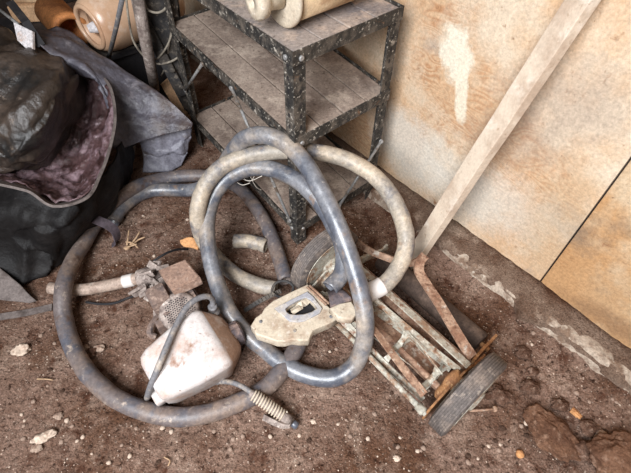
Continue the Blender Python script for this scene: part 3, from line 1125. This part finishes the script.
# round pierced cover
gc = at(180, 312, .095)
gn = (V((0, 0, CAM_H)) - gc); gn = (V((gn.x * .7 + .05, gn.y * 1.0, gn.z * .85))).normalized()
bm = new()
add_lathe(bm, gc - gn * .05, gn, [(0, .05), (.0, .060), (.038, .062), (.046, .058), (.050, .053), (.053, .02), (.0535, .001)], 40, cap=False)
obj('starter_cover', bm, M['dust_clamp'], tr)
bm = new()
ga, gb = gn.orthogonal().normalized(), None
gb = gn.cross(ga)
for i in range(-7, 8):
    for j in range(-7, 8):
        x, y = (i + .5 * (j % 2)) * .0074, j * .0064
        if math.hypot(x, y) < .046:
            r_ = math.hypot(x, y)
            c = gc + ga * x + gb * y + gn * (.0045 - .0035 * (r_ / .05) ** 2)
            bm.faces.new([bm.verts.new(c + (ga * math.cos(t * PI / 3) + gb * math.sin(t * PI / 3)) * .0023) for t in range(6)])
obj('vent_holes', bm, M['black'], tr)
# clamp, bracket and straps at the shaft end
bm = new()
cl = at(150, 279, .075)
sd_ = (at(140, 279, .06) - at(78, 291, .025)).normalized()
add_lathe(bm, at(142, 278, .06), sd_, [(-.012, .020), (-.01, .030), (.02, .033), (.045, .03), (.05, .02)], 18)
for k in range(22):
    c = cl + V((random.uniform(-.03, .04), random.uniform(-.06, .05), random.uniform(-.03, .035)))
    d1 = V((random.uniform(-1, 1), random.uniform(-1, 1), random.uniform(-.6, .6))).normalized()
    d2 = d1.orthogonal().normalized()
    add_box(bm, c, d1, d2, d1.cross(d2), random.uniform(.010, .032), random.uniform(.004, .013), random.uniform(.003, .010), bevel=.002)
obj('shaft_clamp', bm, M['dust_clamp'], tr, smooth=True, auto=.7)
bm = new()
for (a, b, c, w) in ((at(156, 283, .11), at(165, 292, .10), at(168, 308, .07), .007), (at(152, 285, .09), at(155, 300, .07), at(156, 318, .045), .008), (at(160, 290, .09), at(159, 308, .08), at(163, 325, .045), .006)):
    add_strip(bm, catmull([a, b, c], 6), V((.8, -.3, .4)), w, .003)
obj('side_struts', bm, M['dust_clamp'], tr)
bm = new()
add_strip(bm, catmull([at(157, 315, .05), at(151, 325, .04), at(150, 334, .02), at(156, 337, .012)], 5), V((.7, .2, .6)), .009, .004)
add_box(bm, at(163, 326, .03), ex, ey, Z3, .018, .014, .026, bevel=.006)
obj('choke_lever', bm, M['engine'], tr)
bm = new()
sp = [at(50, 288, .025), at(78, 290, .025), at(110, 285, .035), at(144, 277, .06)]
add_tube(bm, catmull(sp, 6), .0205, 18, inner=.015)
sh = obj('shaft', bm, M['shaft'], tr)
bm = new()
add_tube(bm, catmull([at(124, 281.8, .0445), at(129, 280.6, .048), at(134, 279.4, .052)], 3), .0222, 18)
tag(obj('white_band', bm, M['white'], sh), 'white band')
bm = new()
add_tube(bm, catmull([at(86, 302, .007), at(100, 304, .006), at(115, 303, .006), at(128, 298, .008), at(141, 294, .03), at(150, 292, .06)], 6), .0045, 8)
add_tube(bm, catmull([at(148, 272, .075), at(152, 263, .10), at(163, 255, .11), at(175, 250, .09), at(188, 249, .05)], 6), .004, 8)
obj('cable', bm, M['black'], tr)

# ------------------------------------------------------------------ cream tool handle with a grip opening


def zpx(p, o=(250, 260), s=5.5636):
    return (o[0] + p[0] / s, o[1] + p[1] / s)


tool = thing('tool_handle', 'cream plastic power-tool handle with an oval grip opening beside the jug cap', 'tool', at(290, 318, 0))
ZT = .15


def plate_with_hole(outer, hole, z, th, bevel):
    cu = bpy.data.curves.new('tmp', 'CURVE')
    cu.dimensions = '2D'
    cu.fill_mode = 'BOTH'
    cu.extrude = th / 2
    cu.bevel_depth = bevel
    cu.bevel_resolution = 2
    for ring in (outer, hole):
        if not ring: continue
        s = cu.splines.new('POLY')
        s.points.add(len(ring) - 1)
        for p, q in zip(s.points, ring):
            w = at(q[0], q[1], z)
            p.co = (w.x, w.y, 0, 1)
        s.use_cyclic_u = True
    o = bpy.data.objects.new('tmp', cu)
    COL.objects.link(o)
    dg = bpy.context.evaluated_depsgraph_get()
    me = bpy.data.meshes.new_from_object(o.evaluated_get(dg))
    bm = new()
    bm.from_mesh(me)
    bmesh.ops.translate(bm, vec=(0, 0, z - th / 2 - bevel), verts=bm.verts[:])
    bpy.data.objects.remove(o)
    bpy.data.curves.remove(cu)
    bpy.data.meshes.remove(me)
    return bm


outer = [zpx(p) for p in [(12, 365), (35, 325), (70, 300), (85, 272), (130, 232), (225, 184), (318, 140), (345, 160), (420, 250), (490, 318), (430, 350), (345, 385), (330, 415), (318, 440), (270, 440), (230, 435), (190, 446), (150, 445), (95, 425), (40, 408), (28, 385)]]
hole = [zpx(p) for p in [(192, 270), (220, 246), (262, 220), (302, 204), (336, 214), (358, 236), (382, 268), (350, 290), (305, 304), (262, 308), (218, 304), (200, 290)]]
obj('housing', plate_with_hole(outer, hole, ZT, .028, .004), M['cream'], tool)
rim = [zpx(p) for p in [(140, 268), (230, 222), (318, 178), (350, 205), (398, 268), (385, 292), (300, 335), (262, 340), (222, 335), (180, 302)]]
tag(obj('grip_surround', plate_with_hole(rim, hole, ZT + .006, .006, .002), M['surround'], tool), 'grey surround of the grip opening')
bm = new()
add_strip(bm, catmull([at(*zpx((232, 290)), ZT - .012), at(*zpx((272, 262)), ZT - .004), at(*zpx((322, 220)), ZT - .006)], 5), V((.6, .8, 0)), .010, .006)
obj('trigger', bm, M['cream'], tool)
bm = new()
for k in range(2):
    add_tube(bm, [at(*zpx((318 + 14 * k, 150 - 8 * k)), ZT + .012), at(*zpx((425 + 14 * k, 250 - 8 * k)), ZT + .010)], .0042, 8)
obj('springs', bm, M['rust'], tool)
for p in [(325, 158), (450, 318), (60, 345), (250, 395)]:
    bm = new()
    add_lathe(bm, at(*zpx(p), ZT - .002), Z3, [(0, .005), (.004, .005), (.005, .003)], 10)
    obj('screw', bm, M['tube_grey'], tool)
# ribbed foot holding the handle up off the hose
bm = new()
add_box(bm, at(286, 322, .06), at(330, 300) - at(290, 320), V((.4, .9, 0)), Z3, .04, .02, .055, bevel=.004)
obj('lower_body', bm, M['cream'], tool)
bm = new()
extrude_poly(bm, [at(q[0], q[1], ZT - .020) for q in hole], V((0, 0, -.004)))  # black plate added under the opening so the hole reads as deep shade
tag(obj('opening_shade_plate', bm, M['black'], tool), 'black plate imitating the shaded inside of the grip opening')

# brush with dark bristles
br = thing('scrub_brush', 'cream-backed brush with dark bristles lying between the tool handle and the hose', 'brush', at(345, 305, 0))
bm = new()
q = [zpx(p) for p in [(455, 270), (500, 248), (560, 236), (590, 290), (560, 320), (530, 318), (495, 312)]]
obj('brush_back', plate_with_hole(q, None, .19, .02, .005), M['cream'], br)
bm = new()
for k in range(46):
    t = k / 45
    a = V(at(*zpx((452 + 110 * t, 268 - 40 * t)), .18))
    for row in range(2):
        tip_ = at(*zpx((432 + 115 * t + 8 * row, 226 - 78 * math.sin(PI * (.25 + t * .6)) + 12 * row)), .172 + .022 * row)
        add_tube(bm, [a + Z3 * .006 * row, (a + tip_) / 2 + Z3 * .006, tip_], [.0022, .0020, .0014], 4)
tag(obj('bristles', bm, M['cap'], br), 'dark bristles', kind='stuff')

# black toothed strap behind the handle
bm = new()
pts = catmull([at(244, 311, .02), at(258, 302, .03), at(272, 295, .06), at(281, 291, .088)], 8)
add_strip(bm, pts, V((-.4, .6, .5)), .007, .002)
for i in range(2, len(pts) - 1, 2):
    tgt = (pts[i + 1] - pts[i - 1]).normalized()
    add_box(bm, pts[i] + V((0, 0, .003)), tgt, tgt.orthogonal(), tgt.cross(tgt.orthogonal()), .0025, .006, .004)
lp = catmull([at(272, 292, .085), at(276, 283, .095), at(285, 281, .10), at(293, 286, .10), at(291, 294, .0955), at(281, 297, .088)], 6, closed=True)
add_tube(bm, lp, .0045, 8, closed=True)
tag(obj('toothed_strap', bm, M['dusty_black']), 'black toothed plastic strap with a loop behind the cream tool handle', 'strap')

# ------------------------------------------------------------------ tarpaulins and bags on the left
bm = grid_cloth([
    [(-60, 20, .50), (0, 30, .48), (30, 45, .45), (55, 52, .43), (73, 62, .37), (80, 72, .28)],
    [(-60, 60, .52), (0, 62, .52), (30, 64, .52), (52, 68, .49), (72, 74, .43), (82, 84, .31)],
    [(-60, 100, .45), (0, 100, .47), (30, 95, .49), (52, 92, .48), (70, 96, .41), (80, 106, .29)],
    [(-60, 135, .38), (0, 135, .40), (25, 130, .43), (45, 128, .41), (62, 125, .35), (71, 130, .26)],
    [(-60, 160, .28), (0, 158, .32), (20, 160, .33), (40, 158, .31), (54, 152, .27), (63, 145, .2)],
    [(-60, 178, .18), (0, 172, .23), (20, 172, .24), (40, 168, .22), (50, 165, .19), (58, 158, .14)]],
    16, 16, .006, 8, 1, .005, creases=((at(0, 150, .3) - at(70, 60, .43)).normalized(), .022, 8.5, 2.3))
tag(obj('tarpaulin', bm, M['tarp_olive']), 'dark olive crumpled tarpaulin heaped at the left edge above the maroon lining', 'tarp')

bag = thing('open_bag', 'slumped black bag with a maroon lining lying open at the left edge', 'bag', at(60, 250, 0))
bm = grid_cloth([
    [(-60, 172, .28), (0, 183, .28), (30, 191, .28), (56, 205, .26), (86, 197, .25), (107, 165, .25), (128, 132, .20)],
    [(-60, 205, .24), (0, 212, .24), (35, 220, .23), (62, 227, .20), (90, 216, .17), (114, 187, .15), (136, 153, .12)],
    [(-60, 240, .12), (0, 246, .12), (35, 250, .10), (60, 250, .08), (86, 233, .065), (112, 206, .055), (134, 174, .05)],
    [(-60, 290, .006), (0, 290, .006), (35, 279, .006), (58, 268, .006), (80, 243, .006), (104, 215, .006), (128, 186, .006)]],
    14, 16, .006, 7, 2, .005, creases=((at(40, 260, .05) - at(50, 205, .26)).normalized(), .018, 8.0, 7.1))
obj('outer_shell', bm, M['tarp_black'], bag)
bm = grid_cloth([
    [(76, 78, .36), (90, 72, .37), (103, 77, .38), (111, 90, .38)],
    [(68, 108, .30), (87, 105, .28), (104, 108, .29), (114, 118, .34)],
    [(55, 138, .25), (79, 140, .22), (97, 142, .24), (110, 146, .30)],
    [(30, 154, .24), (60, 164, .18), (83, 170, .19), (100, 174, .27)],
    [(0, 165, .23), (38, 177, .19), (66, 188, .20), (87, 197, .26)],
    [(-60, 168, .26), (0, 180, .27), (30, 189, .28), (56, 204, .268)]],
    16, 16, .009, 16, 3, .004, creases=((at(60, 185, .2) - at(95, 100, .3)).normalized(), .014, 17.0, 3.3))
tag(obj('lining', bm, M['maroon'], bag), 'maroon lining')
bm = new()
hp = catmull([at(*p) for p in [(-60, 172, .285), (0, 183, .285), (30, 191, .286), (56, 205, .268), (87, 197, .262), (100, 175, .275), (110, 147, .305), (115, 118, .345), (111, 90, .385), (102, 76, .385)]], 8)
add_strip(bm, hp, V((.5, -.7, .5)), [.026 if i < 24 else max(.009, .026 - .0017 * (i - 24)) for i in range(len(hp))], .004)
obj('hem', bm, M['hem'], bag)
bm = new()
add_tube(bm, catmull([at(131, 128, .17), at(133, 145, .12), at(129, 163, .09), at(119, 181, .075), at(107, 195, .075)], 7), .011, 10)
obj('piping', bm, M['hem'], bag)

bm = grid_cloth([
    [(22, 32, .50), (60, 27, .48), (97, 52, .42), (131, 75, .36), (166, 98, .30), (192, 122, .22)],
    [(40, 46, .50), (70, 50, .47), (98, 72, .41), (126, 92, .34), (158, 110, .27), (192.5, 124, .213)],
    [(60, 62, .45), (86, 70, .43), (106, 95, .35), (122, 114, .28), (152, 124, .22), (192, 126, .205)],
    [(75, 74, .39), (98, 84, .38), (112, 118, .30), (114, 148, .215), (148, 139, .185), (191, 128, .195)]],
    16, 16, .006, 8, 5, .005, creases=((at(180, 130, .15) - at(60, 45, .48)).normalized(), .016, 8.0, 5.5))
vs_ = tag(obj('vinyl_sheet', bm, M['vinyl']), 'blue-grey vinyl sheet draped from the heap down to the dirt beside the shelf', 'sheet')

bm = grid_cloth([
    [(138, 139, .165), (152, 135, .165), (172, 130, .165), (192, 124, .17)],
    [(142, 150, .10), (156, 148, .11), (174, 144, .11), (191, 137, .12)],
    [(144, 161, .05), (158, 160, .055), (174, 157, .055), (188, 150, .06)],
    [(143, 172, .008), (157, 172, .008), (171, 171, .008), (182, 166, .008)]], 10, 10, .004, 10, 9, .004, creases=((at(175, 168, .02) - at(165, 135, .16)).normalized(), .010, 12.0, 1.5))
tag(obj('lower_flap', bm, M['vinyl_pale'], vs_), 'paler blue-grey lower flap')
bm = grid_cloth([
    [(-60, 235, .09), (-20, 255, .085), (5, 272, .06), (36, 301, .012)],
    [(-60, 262, .05), (-20, 278, .05), (2, 288, .035), (33, 302, .010)],
    [(-60, 290, .012), (-20, 296, .012), (2, 300, .012), (30, 303, .008)]], 8, 8, .006, 12, 8, .004)
tag(obj('tarp_corner', bm, M['hem']), 'grey pointed tarp corner lying flat on dirt below the black bag', 'tarp')

bm = new()
add_strip(bm, catmull([at(-30, 322, .006), at(0, 317, .007), at(25, 313, .006), at(52, 307, .007)], 6), V((0, 1, .05)), .012, .002)
tag(obj('webbing_strap', bm, M['hem']), 'flat grey-brown strap running in from the left edge along the dirt', 'strap')
bm = new()
add_strip(bm, catmull([at(90, 217, .11), at(99, 221, .105), at(108, 225, .09), at(115, 231, .06), at(117, 240, .022), at(112, 246, .008)], 6), V((.3, .8, .1)), .017, .002)
tag(obj('webbing_strap', bm, M['webbing']), 'short purple-grey strap folded across the hose beside the black bag', 'strap')

# ------------------------------------------------------------------ junk in the far left corner


def simple_box(name, label, cat, c, yaw, sx, sy, sz, mat, tilt=(0, 0), bevel=.006, group=None):
    bm = new()
    R = Matrix.Rotation(yaw, 3, 'Z') @ Matrix.Rotation(tilt[0], 3, 'X') @ Matrix.Rotation(tilt[1], 3, 'Y')
    add_box(bm, c, R @ V((1, 0, 0)), R @ V((0, 1, 0)), R @ V((0, 0, 1)), sx, sy, sz, bevel=bevel)
    return tag(obj(name, bm, mat), label, cat, group)


# black tote that carries the plastic drum
bx = at(130, 49, .347)
tote = thing('storage_tote', 'black plastic tote behind the vinyl sheet with the plastic drum on it', 'tote', V((bx.x, bx.y + .16, 0)))
ta = at(155, 42, .347) - at(105, 58, .347)
ta.z = 0
ta.normalize()
tbv = V((-ta.y, ta.x, 0))
tcn = V((bx.x, bx.y, 0)) + tbv * .21 - ta * .03
bm = new()
for (d, o, sa_, sb_) in ((tbv, .19, ta, .16), (-tbv, .19, ta, .16), (ta, .16, tbv, .19), (-ta, .16, tbv, .19)):
    add_box(bm, tcn + d * o + Z3 * .17, sa_, d, Z3, sb_, .006, .168)
add_box(bm, tcn + Z3 * .012, ta, tbv, Z3, .16, .19, .008)
obj('body', bm, M['black'], tote)
bm = new()
for (d, o, sa_, sb_) in ((tbv, .2, ta, .18), (-tbv, .2, ta, .18), (ta, .17, tbv, .2), (-ta, .17, tbv, .2)):
    add_box(bm, tcn + d * o + Z3 * .335, sa_, d, Z3, sb_, .014, .012, bevel=.004)
obj('rim', bm, M['black'], tote)
bm = new()
add_box(bm, tcn + Z3 * .352, ta, tbv, Z3, .183, .215, .006, bevel=.003)
obj('lid', bm, M['dusty_black'], tote)

# translucent-looking beige drum lying on its side with a torn mouth
dz = .358
dc = at(104, 16, dz + .10)
dd = V((.60, .80, 0)).normalized()
drum = thing('plastic_drum', 'beige plastic container lying on its side with an open round mouth', 'container', V((dc.x, dc.y, dz)))
bm = new()
DR = .115
DS = at(91, 27, dz + DR)
add_lathe(bm, DS, dd, [(.03, .066), (.0, .072), (-.008, .080), (.0, .092), (.02, .104), (.05, DR - .004), (.08, DR), (.36, DR), (.39, DR - .012), (.405, .07), (.407, .002)], 44, cap=False)
add_lathe(bm, DS, dd, [(.03, .066), (.07, .08), (.2, .085), (.22, .002)], 30, cap=False)
obj('body', bm, M['beige_plastic'], drum)
bm = new()
add_tube(bm, [DS - dd * .004 + (dd.orthogonal().normalized() * math.cos(t * PI / 20) + dd.cross(dd.orthogonal().normalized()) * math.sin(t * PI / 20)) * .078 for t in range(40)], .010, 10, closed=True)
obj('mouth_ring', bm, M['beige_plastic'], drum)
tag(obj('paper_scrap', stone_bm(DS + dd * .045 - Z3 * .012, .036, .6, 3, .6, 2), M['white_card']), 'crumpled white paper inside the mouth of the beige container', 'paper')

# orange clay pipe on a dark crate
crc = V((bx.x, bx.y, 0)) - ta * .405 + tbv * .31
simple_box('dark_crate', 'dark crate under the orange pipe in the far corner', 'crate', V((crc.x, crc.y, .179)), math.atan2(ta.y, ta.x), .185, .30, .178, M['black'])
pc = at(73, 33, .44)
pdv = V((.55, -.62, -.05)).normalized()
bm = new()
PR = .066
pb = pc + pdv * 0.0
pb.z = .362 + PR + .012
add_lathe(bm, pb - pdv * .22, pdv, [(0, .06), (0, PR), (.18, PR), (.185, PR + .006), (.218, PR + .006), (.22, PR), (.22, PR - .012), (.05, PR - .014), (.048, .002)], 40, cap=False)
tag(obj('clay_pipe', bm, M['clay']), 'orange clay pipe lying in the far left corner with its dark mouth showing', 'pipe')

wbx = at(34, 8, .40)
simple_box('wood_block', 'pale brown wooden block at the top left corner above the orange pipe', 'wood block', V((wbx.x, wbx.y, .395)), .22, .09, .05, .036, M['card'])
simple_box('wood_block', 'tan board lying on the brown wooden block at the top left corner', 'board', V((wbx.x + .02, wbx.y + .02, .449)), .1, .09, .045, .016, M['cream_dark'])
bm = new()
cq = [at(13, 22, .56), at(32, 31, .55), at(31, 54, .50), at(17, 40, .52)]
nq = (cq[1] - cq[0]).cross(cq[3] - cq[0]).normalized()
cq[2] = cq[2] - nq * (cq[2] - cq[0]).dot(nq)
extrude_poly(bm, cq, nq * (.012 if nq.y > 0 else -.012), bevel=.0015)
tag(obj('paper_card', bm, M['white_card']), 'white and orange folded card tucked behind the olive tarpaulin', 'card')
bm = new()
add_strip(bm, [at(10, 2, .6), at(26, 22, .565), at(42, 46, .50)], V((1, .2, 0)), .014, .004)
tag(obj('black_bar', bm, M['black']), 'flat black bar sticking up out of the olive tarpaulin', 'bar')
bm = new()
add_tube(bm, [at(0, 10, .56), at(18, 24, .545), at(36, 44, .47)], .006, 8)
tag(obj('metal_rod', bm, M['rod']), 'thin shiny rod beside the black bar in the tarpaulin heap', 'rod')
bm = new()
p0_, p1_ = at(109, 57, .372), at(125, -14, .72)
add_tube(bm, [p0_, (p0_ + p1_) / 2 + V((.002, 0, 0)), p1_], .0085, 12)
tag(obj('grey_pole', bm, M['tube_grey']), 'thin blue-grey pole standing on the black tote before the container', 'pole')

# dusty black machine panel with cables
mc0 = thing('machine_panel', 'dust-covered black metal panel propped left of the shelf behind the cables', 'panel', at(185, 105, 0))
qa = [at(132, -12, .66), at(176, -12, .66), at(183, 40, .46), at(193, 96, .14), at(201, 122, .012), at(186, 98, .06), at(170, 70, .24), at(150, 52, .42)]
cen = sum(qa, V()) / len(qa)
# flatten the outline onto one tilted plane
e1 = (qa[4] - qa[0]).normalized()
e2 = (qa[1] - qa[7]); e2 = (e2 - e1 * e2.dot(e1)).normalized()
pn_ = e1.cross(e2).normalized()
if pn_.y > 0: pn_ = -pn_
flat = [p - pn_ * (p - cen).dot(pn_) for p in qa]
zmn = min(p.z for p in flat)
bm = new()
extrude_poly(bm, [p + V((0, 0, .03 - zmn)) * 0 for p in flat], -pn_ * .045, bevel=.005)
obj('plate', bm, M['dusty_black'], mc0)
bm = new()
for k in range(4):
    t = .12 + .2 * k
    c = flat[0].lerp(flat[3], t) * .5 + flat[7].lerp(flat[5], t) * .5
    add_box(bm, c + pn_ * .008, e1, e2, pn_, .05, .022, .010, bevel=.004)
    add_lathe(bm, c + pn_ * .016 + e2 * .012, pn_, [(0, .012), (.008, .012), (.010, .007)], 14)
obj('brackets', bm, M['dusty_black'], mc0)
bm = new()
add_tube(bm, [at(136, -14, .66) + pn_ * .03, at(146, 38, .48) + pn_ * .03, at(153, 78, .24), at(156, 98, .03)], .022, 14)
tag(obj('grey_pipe', bm, M['dust_clamp']), 'grey dusty pipe standing in front of the black panel beside the tote', 'pipe')


def cable(pix, r, label, off=.03):
    bm = new()
    add_tube(bm, catmull([at(*p) + V((0, -off, 0)) for p in pix], 9), r, 8)
    tag(obj('cable', bm, M['wire']), label, 'cable', None)


cable([(128, -10, .62), (131, 15, .54), (136, 38, .45), (147, 53, .38), (160, 60, .34), (172, 58, .35), (181, 53, .36)], .0045, 'thin tan cable sagging in the lowest loop across the black panel')
cable([(144, -10, .62), (150, 6, .58), (160, 9, .57), (168, 4, .58), (172, -10, .62)], .0045, 'thin tan cable in a shallow loop at the top of the black panel')
cable([(180, -8, .60), (176, 20, .52), (170, 40, .44), (160, 54, .37), (152, 58, .34)], .004, 'thin tan cable hanging straight down the right of the black panel')
cable([(174, 22, .5), (170, 45, .40), (168, 60, .32), (163, 72, .24)], .0035, 'short thin cable end hanging below the cable loops by the panel')

# tan board leaning at the foot of the panel
bq = [at(160, 84, .14), at(177, 70, .20), at(196, 112, .012), at(186, 128, .008)]
nb = (bq[1] - bq[0]).cross(bq[3] - bq[0]).normalized()
bq[2] = bq[2] - nb * (bq[2] - bq[0]).dot(nb)
bm = new()
extrude_poly(bm, bq, nb * .014, bevel=.002)
tag(obj('tan_board', bm, M['card']), 'small tan board leaning on the dirt between the vinyl sheet and the shelf', 'board')

# ------------------------------------------------------------------ small debris
tw = thing('dry_twigs', 'small clump of dry broken twigs on the dirt beside the purple strap', 'twigs', at(132, 242, 0))
for (a, b, c) in (((127, 246), (128, 238), (129, 230)), ((130, 245), (136, 238), (140, 231)), ((131, 246), (138, 240), (145, 237)), ((124, 248), (131, 246), (137, 244)), ((126, 242), (133, 243), (138, 248))):
    bm = new()
    add_tube(bm, catmull([at(*a, .006), at(*b, .016), at(*c, .022)], 4), [.0035] * 4 + [.003] * 4 + [.002], 6)
    obj('twig', bm, M['twig'], tw)
obj('root_knot', stone_bm(at(127, 248, .008), .010, .7, 5), M['twig'], tw)

bm = grid_cloth([[(180, 240, .012), (190, 237, .03), (199, 241, .02)], [(181, 244, .01), (191, 243, .022), (199, 246, .012)], [(184, 247, .006), (192, 248, .01), (198, 250, .006)]], 5, 5, .002, 40, 2, .0015)
tag(obj('dry_leaf', bm, M['leaf']), 'dry orange leaf on the dirt behind the engine', 'leaf')

bm = new()
add_tube(bm, [at(470, 411, .012), at(484, 410, .010), at(494, 409, .010)], .0036, 8)
add_lathe(bm, at(493, 409, .010), at(497, 409, .010) - at(484, 410, .010), [(0, .004), (.001, .009), (.009, .009), (.010, .004)], 8)
tag(obj('rusty_bolt', bm, M['rust']), 'long rusty bolt lying on the dirt right of the near mower wheel', 'bolt')

tag(obj('twig', (lambda b: (add_tube(b, catmull([at(37, 379, .004), at(45, 379, .005), at(53, 380, .004)], 4), .002, 6), b)[1])(new()), M['twig']), 'single straw-like twig on the dirt at the lower left', 'twig')
tag(obj('twig', (lambda b: (add_tube(b, catmull([at(164, 457, .004), at(170, 461, .005), at(168, 466, .004)], 4), .0018, 6), b)[1])(new()), M['twig']), 'tiny pale twig on the dirt at the bottom edge', 'twig')


def gz(u, v):
    p = at(u, v, 0)
    return V((p.x, p.y, dirt_h(p.x, p.y)))


def stone(u, v, r, mat, label, cat='stone', flat=.6, seed=1, stretch=1.25, rz=0.0, rough=.45, sub=4, group=None, name='stone'):
    c = gz(u, v)
    bm = stone_bm(c + V((0, 0, r * flat * (1.15 if r > .04 else .7))), r, flat, seed, rough, sub, stretch, rz)
    return tag(obj(name, bm, M[mat]), label, cat, group)


stone(22, 350, .020, 'pale_stone', 'pale jagged stone on the dirt at the left below the strap', seed=1, rough=.5)
stone(44, 437, .016, 'pale_stone', 'long pale stone at the lower left, larger of two neighbours', seed=2, stretch=1.7, rz=.5)
stone(37, 448, .011, 'pebble', 'round tan stone just below the long pale stone at the lower left', seed=3)
stone(59, 416, .010, 'pebble', 'small tan stone upper right of the long pale stone', seed=4)
stone(90, 354, .015, 'clod', 'brown crumbly lump inside the curve of the floor hose', seed=5, rough=.55)
stone(100, 349, .013, 'pebble', 'tan stone touching the brown lump inside the hose curve', seed=6)
stone(86, 348, .009, 'pebble', 'small stone above the brown lump inside the hose curve', seed=7)
stone(549, 434, .054, 'slab', 'large flat brown slab of hard dirt in the lower right corner', 'slab', .3, 9, 1.35, -.9, .34, 5)
stone(616, 462, .068, 'slab', 'largest dark rock at the bottom right corner of the floor', 'rock', .45, 11, 1.15, .2, .3, 5)
stone(520, 454, .011, 'orange_stone', 'small round orange stone below the brown slab', flat=.8, seed=12, stretch=1.0, rough=.12)
stone(577, 413, .010, 'orange_stone', 'orange sliver of stone standing above the dark rock', flat=.7, seed=13, stretch=1.7, rz=-.9)
stone(580, 329, .017, 'clod', 'brown lump resting on the dirt along the concrete footing', seed=14)
stone(524, 353, .020, 'clod', 'brown clod right of the roller bracket of the mower', seed=15, rough=.5)
stone(530, 388, .022, 'clod', 'reddish clod between the mower wheel and brown slab', seed=16, rough=.5)
stone(533, 372, .016, 'clod', 'small clod just above the reddish clod', seed=17, rough=.5)
stone(500, 395, .026, 'clod', 'dark crumbled clod right behind the near mower wheel', flat=.45, seed=18, rough=.6)
stone(582, 450, .030, 'clod', 'dark clod between the brown slab and largest rock', seed=19, rough=.4)
stone(600, 437, .015, 'pebble', 'tan stone above the largest rock at the right', seed=20)
stone(560, 405, .020, 'clod', 'brown clod above the flat slab', seed=21, rough=.5)
stone(588, 428, .020, 'clod', 'brown clod to the right of the orange stone sliver', seed=22, rough=.5)
stone(397, 458, .008, 'pale_stone', 'small white pebble at bottom centre', seed=23)
stone(313, 421, .006, 'pale_stone', 'tiny white pebble to the right of the nozzle tip', seed=24)
stone(350, 330, .010, 'clod', 'brown lump of dirt under the blue hose loop beside the brush', seed=25)

# loose pebbles one by one, then the grit nobody could count
random.seed(21)
proto = [stone_bm(V((0, 0, 0)), 1.0, .62, 30 + k, .3, 2, 1.2) for k in range(6)]
pm = []
for k, b_ in enumerate(proto):
    me = bpy.data.meshes.new('pebble')
    b_.to_mesh(me); b_.free()
    me.materials.append(M[('pebble', 'clod', 'pale_stone')[k % 3]])
    pm.append(me)
PK = ('small tan pebble lying loose on the dirt floor', 'small brown crumb of dirt lying loose on the floor', 'small pale pebble lying loose on the dirt floor')
PG = ('tan pebbles on the dirt', 'brown dirt crumbs on the floor', 'pale pebbles on the dirt')
placed = 0
zones = [((5, 120), (320, 465), 26), ((120, 330), (425, 468), 18), ((320, 430), (390, 468), 16), ((300, 360), (320, 366), 14), ((500, 625), (330, 465), 34), ((205, 290), (225, 330), 10), ((90, 190), (205, 270), 12), ((395, 500), (440, 470), 10)]
for (u0, u1), (v0, v1), nn in zones:
    for _ in range(nn):
        u, v = random.uniform(u0, u1), random.uniform(v0, v1)
        k = random.randrange(6)
        r = random.uniform(.0032, .0068) * (1.25 if u > 500 else 1)
        p = gz(u, v)
        if (p - W0).dot(WN) < .14: continue
        o = bpy.data.objects.new('pebble', pm[k])
        COL.objects.link(o)
        o.location = p + V((0, 0, r * .3))
        o.scale = (r, r, r)
        o.rotation_euler = (0, 0, random.uniform(0, 6.28))
        tag(o, PK[k % 3], 'pebble', PG[k % 3])
bm = new()
for i in range(5200):
    x = random.uniform(-.9, .95)
    y = random.uniform(.22, 1.2)
    if (V((x, y, 0)) - W0).dot(WN) < .13: continue
    if noise.noise(V((x * 4, y * 4, 0))) < random.uniform(-.5, .35): continue
    r = random.uniform(.0009, .0026)
    c = V((x, y, dirt_h(x, y) + r * .2))
    mt = bmesh.ops.create_icosphere(bm, subdivisions=1, radius=r, matrix=Matrix.Translation(c) @ Matrix.Rotation(random.random() * 6, 4, 'Z') @ Matrix.Diagonal((1.3, 1, .7, 1)))
    mi = random.choice((0, 0, 1, 2))
    for v in mt['verts']:
        for f in v.link_faces: f.material_index = mi
tag(obj('grit', bm, [M['pebble'], M['clod'], M['pale_stone']]), 'fine grit strewn over the dirt floor', 'grit', kind='stuff')

# cobweb threads between the hose and the shelf upright
bm = new()
for a, b, s in ((at(232, 172, .31), at(262, 176, .33), .03), (at(240, 176, .3), at(258, 166, .35), .045), (at(250, 176, .3), at(262, 190, .2), .02), (at(232, 178, .3), at(250, 183, .28), .02)):
    m_ = (a + b) / 2 - Z3 * s
    add_tube(bm, catmull([a, m_, b], 6), .0012, 5)
tag(obj('cobweb', bm, M['web']), 'pale cobweb threads hanging inside the hose loop', 'cobweb', kind='stuff')

# strip the helper property
for o in COL.objects:
    if '_base' in o: del o['_base']

# ------------------------------------------------------------------ light
w = bpy.data.worlds.new('world')
sc.world = w
w.use_nodes = True
bg = w.node_tree.nodes['Background']
bg.inputs['Color'].default_value = (1.0, .93, .86, 1)
bg.inputs['Strength'].default_value = .17


def area(name, loc, target, size, power, color):
    l = bpy.data.lights.new(name, 'AREA')
    l.shape = 'RECTANGLE'
    l.size, l.size_y = size
    l.energy = power
    l.color = color
    o = bpy.data.objects.new(name, l)
    COL.objects.link(o)
    o.location = loc
    d = V(target) - V(loc)
    o.rotation_euler = d.to_track_quat('-Z', 'Y').to_euler()
    return o


key = area('door_daylight', (-.9, -1.3, 2.3), (.40, .75, .1), (1.6, 1.6), 82, (.93, .96, 1.0))
key.data.spread = math.radians(105)

sc.view_settings.view_transform = 'Standard'
sc.view_settings.look = 'None'
sc.view_settings.gamma = 1.0
sc.view_settings.use_curve_mapping = False
sc.view_settings.exposure = 0.0
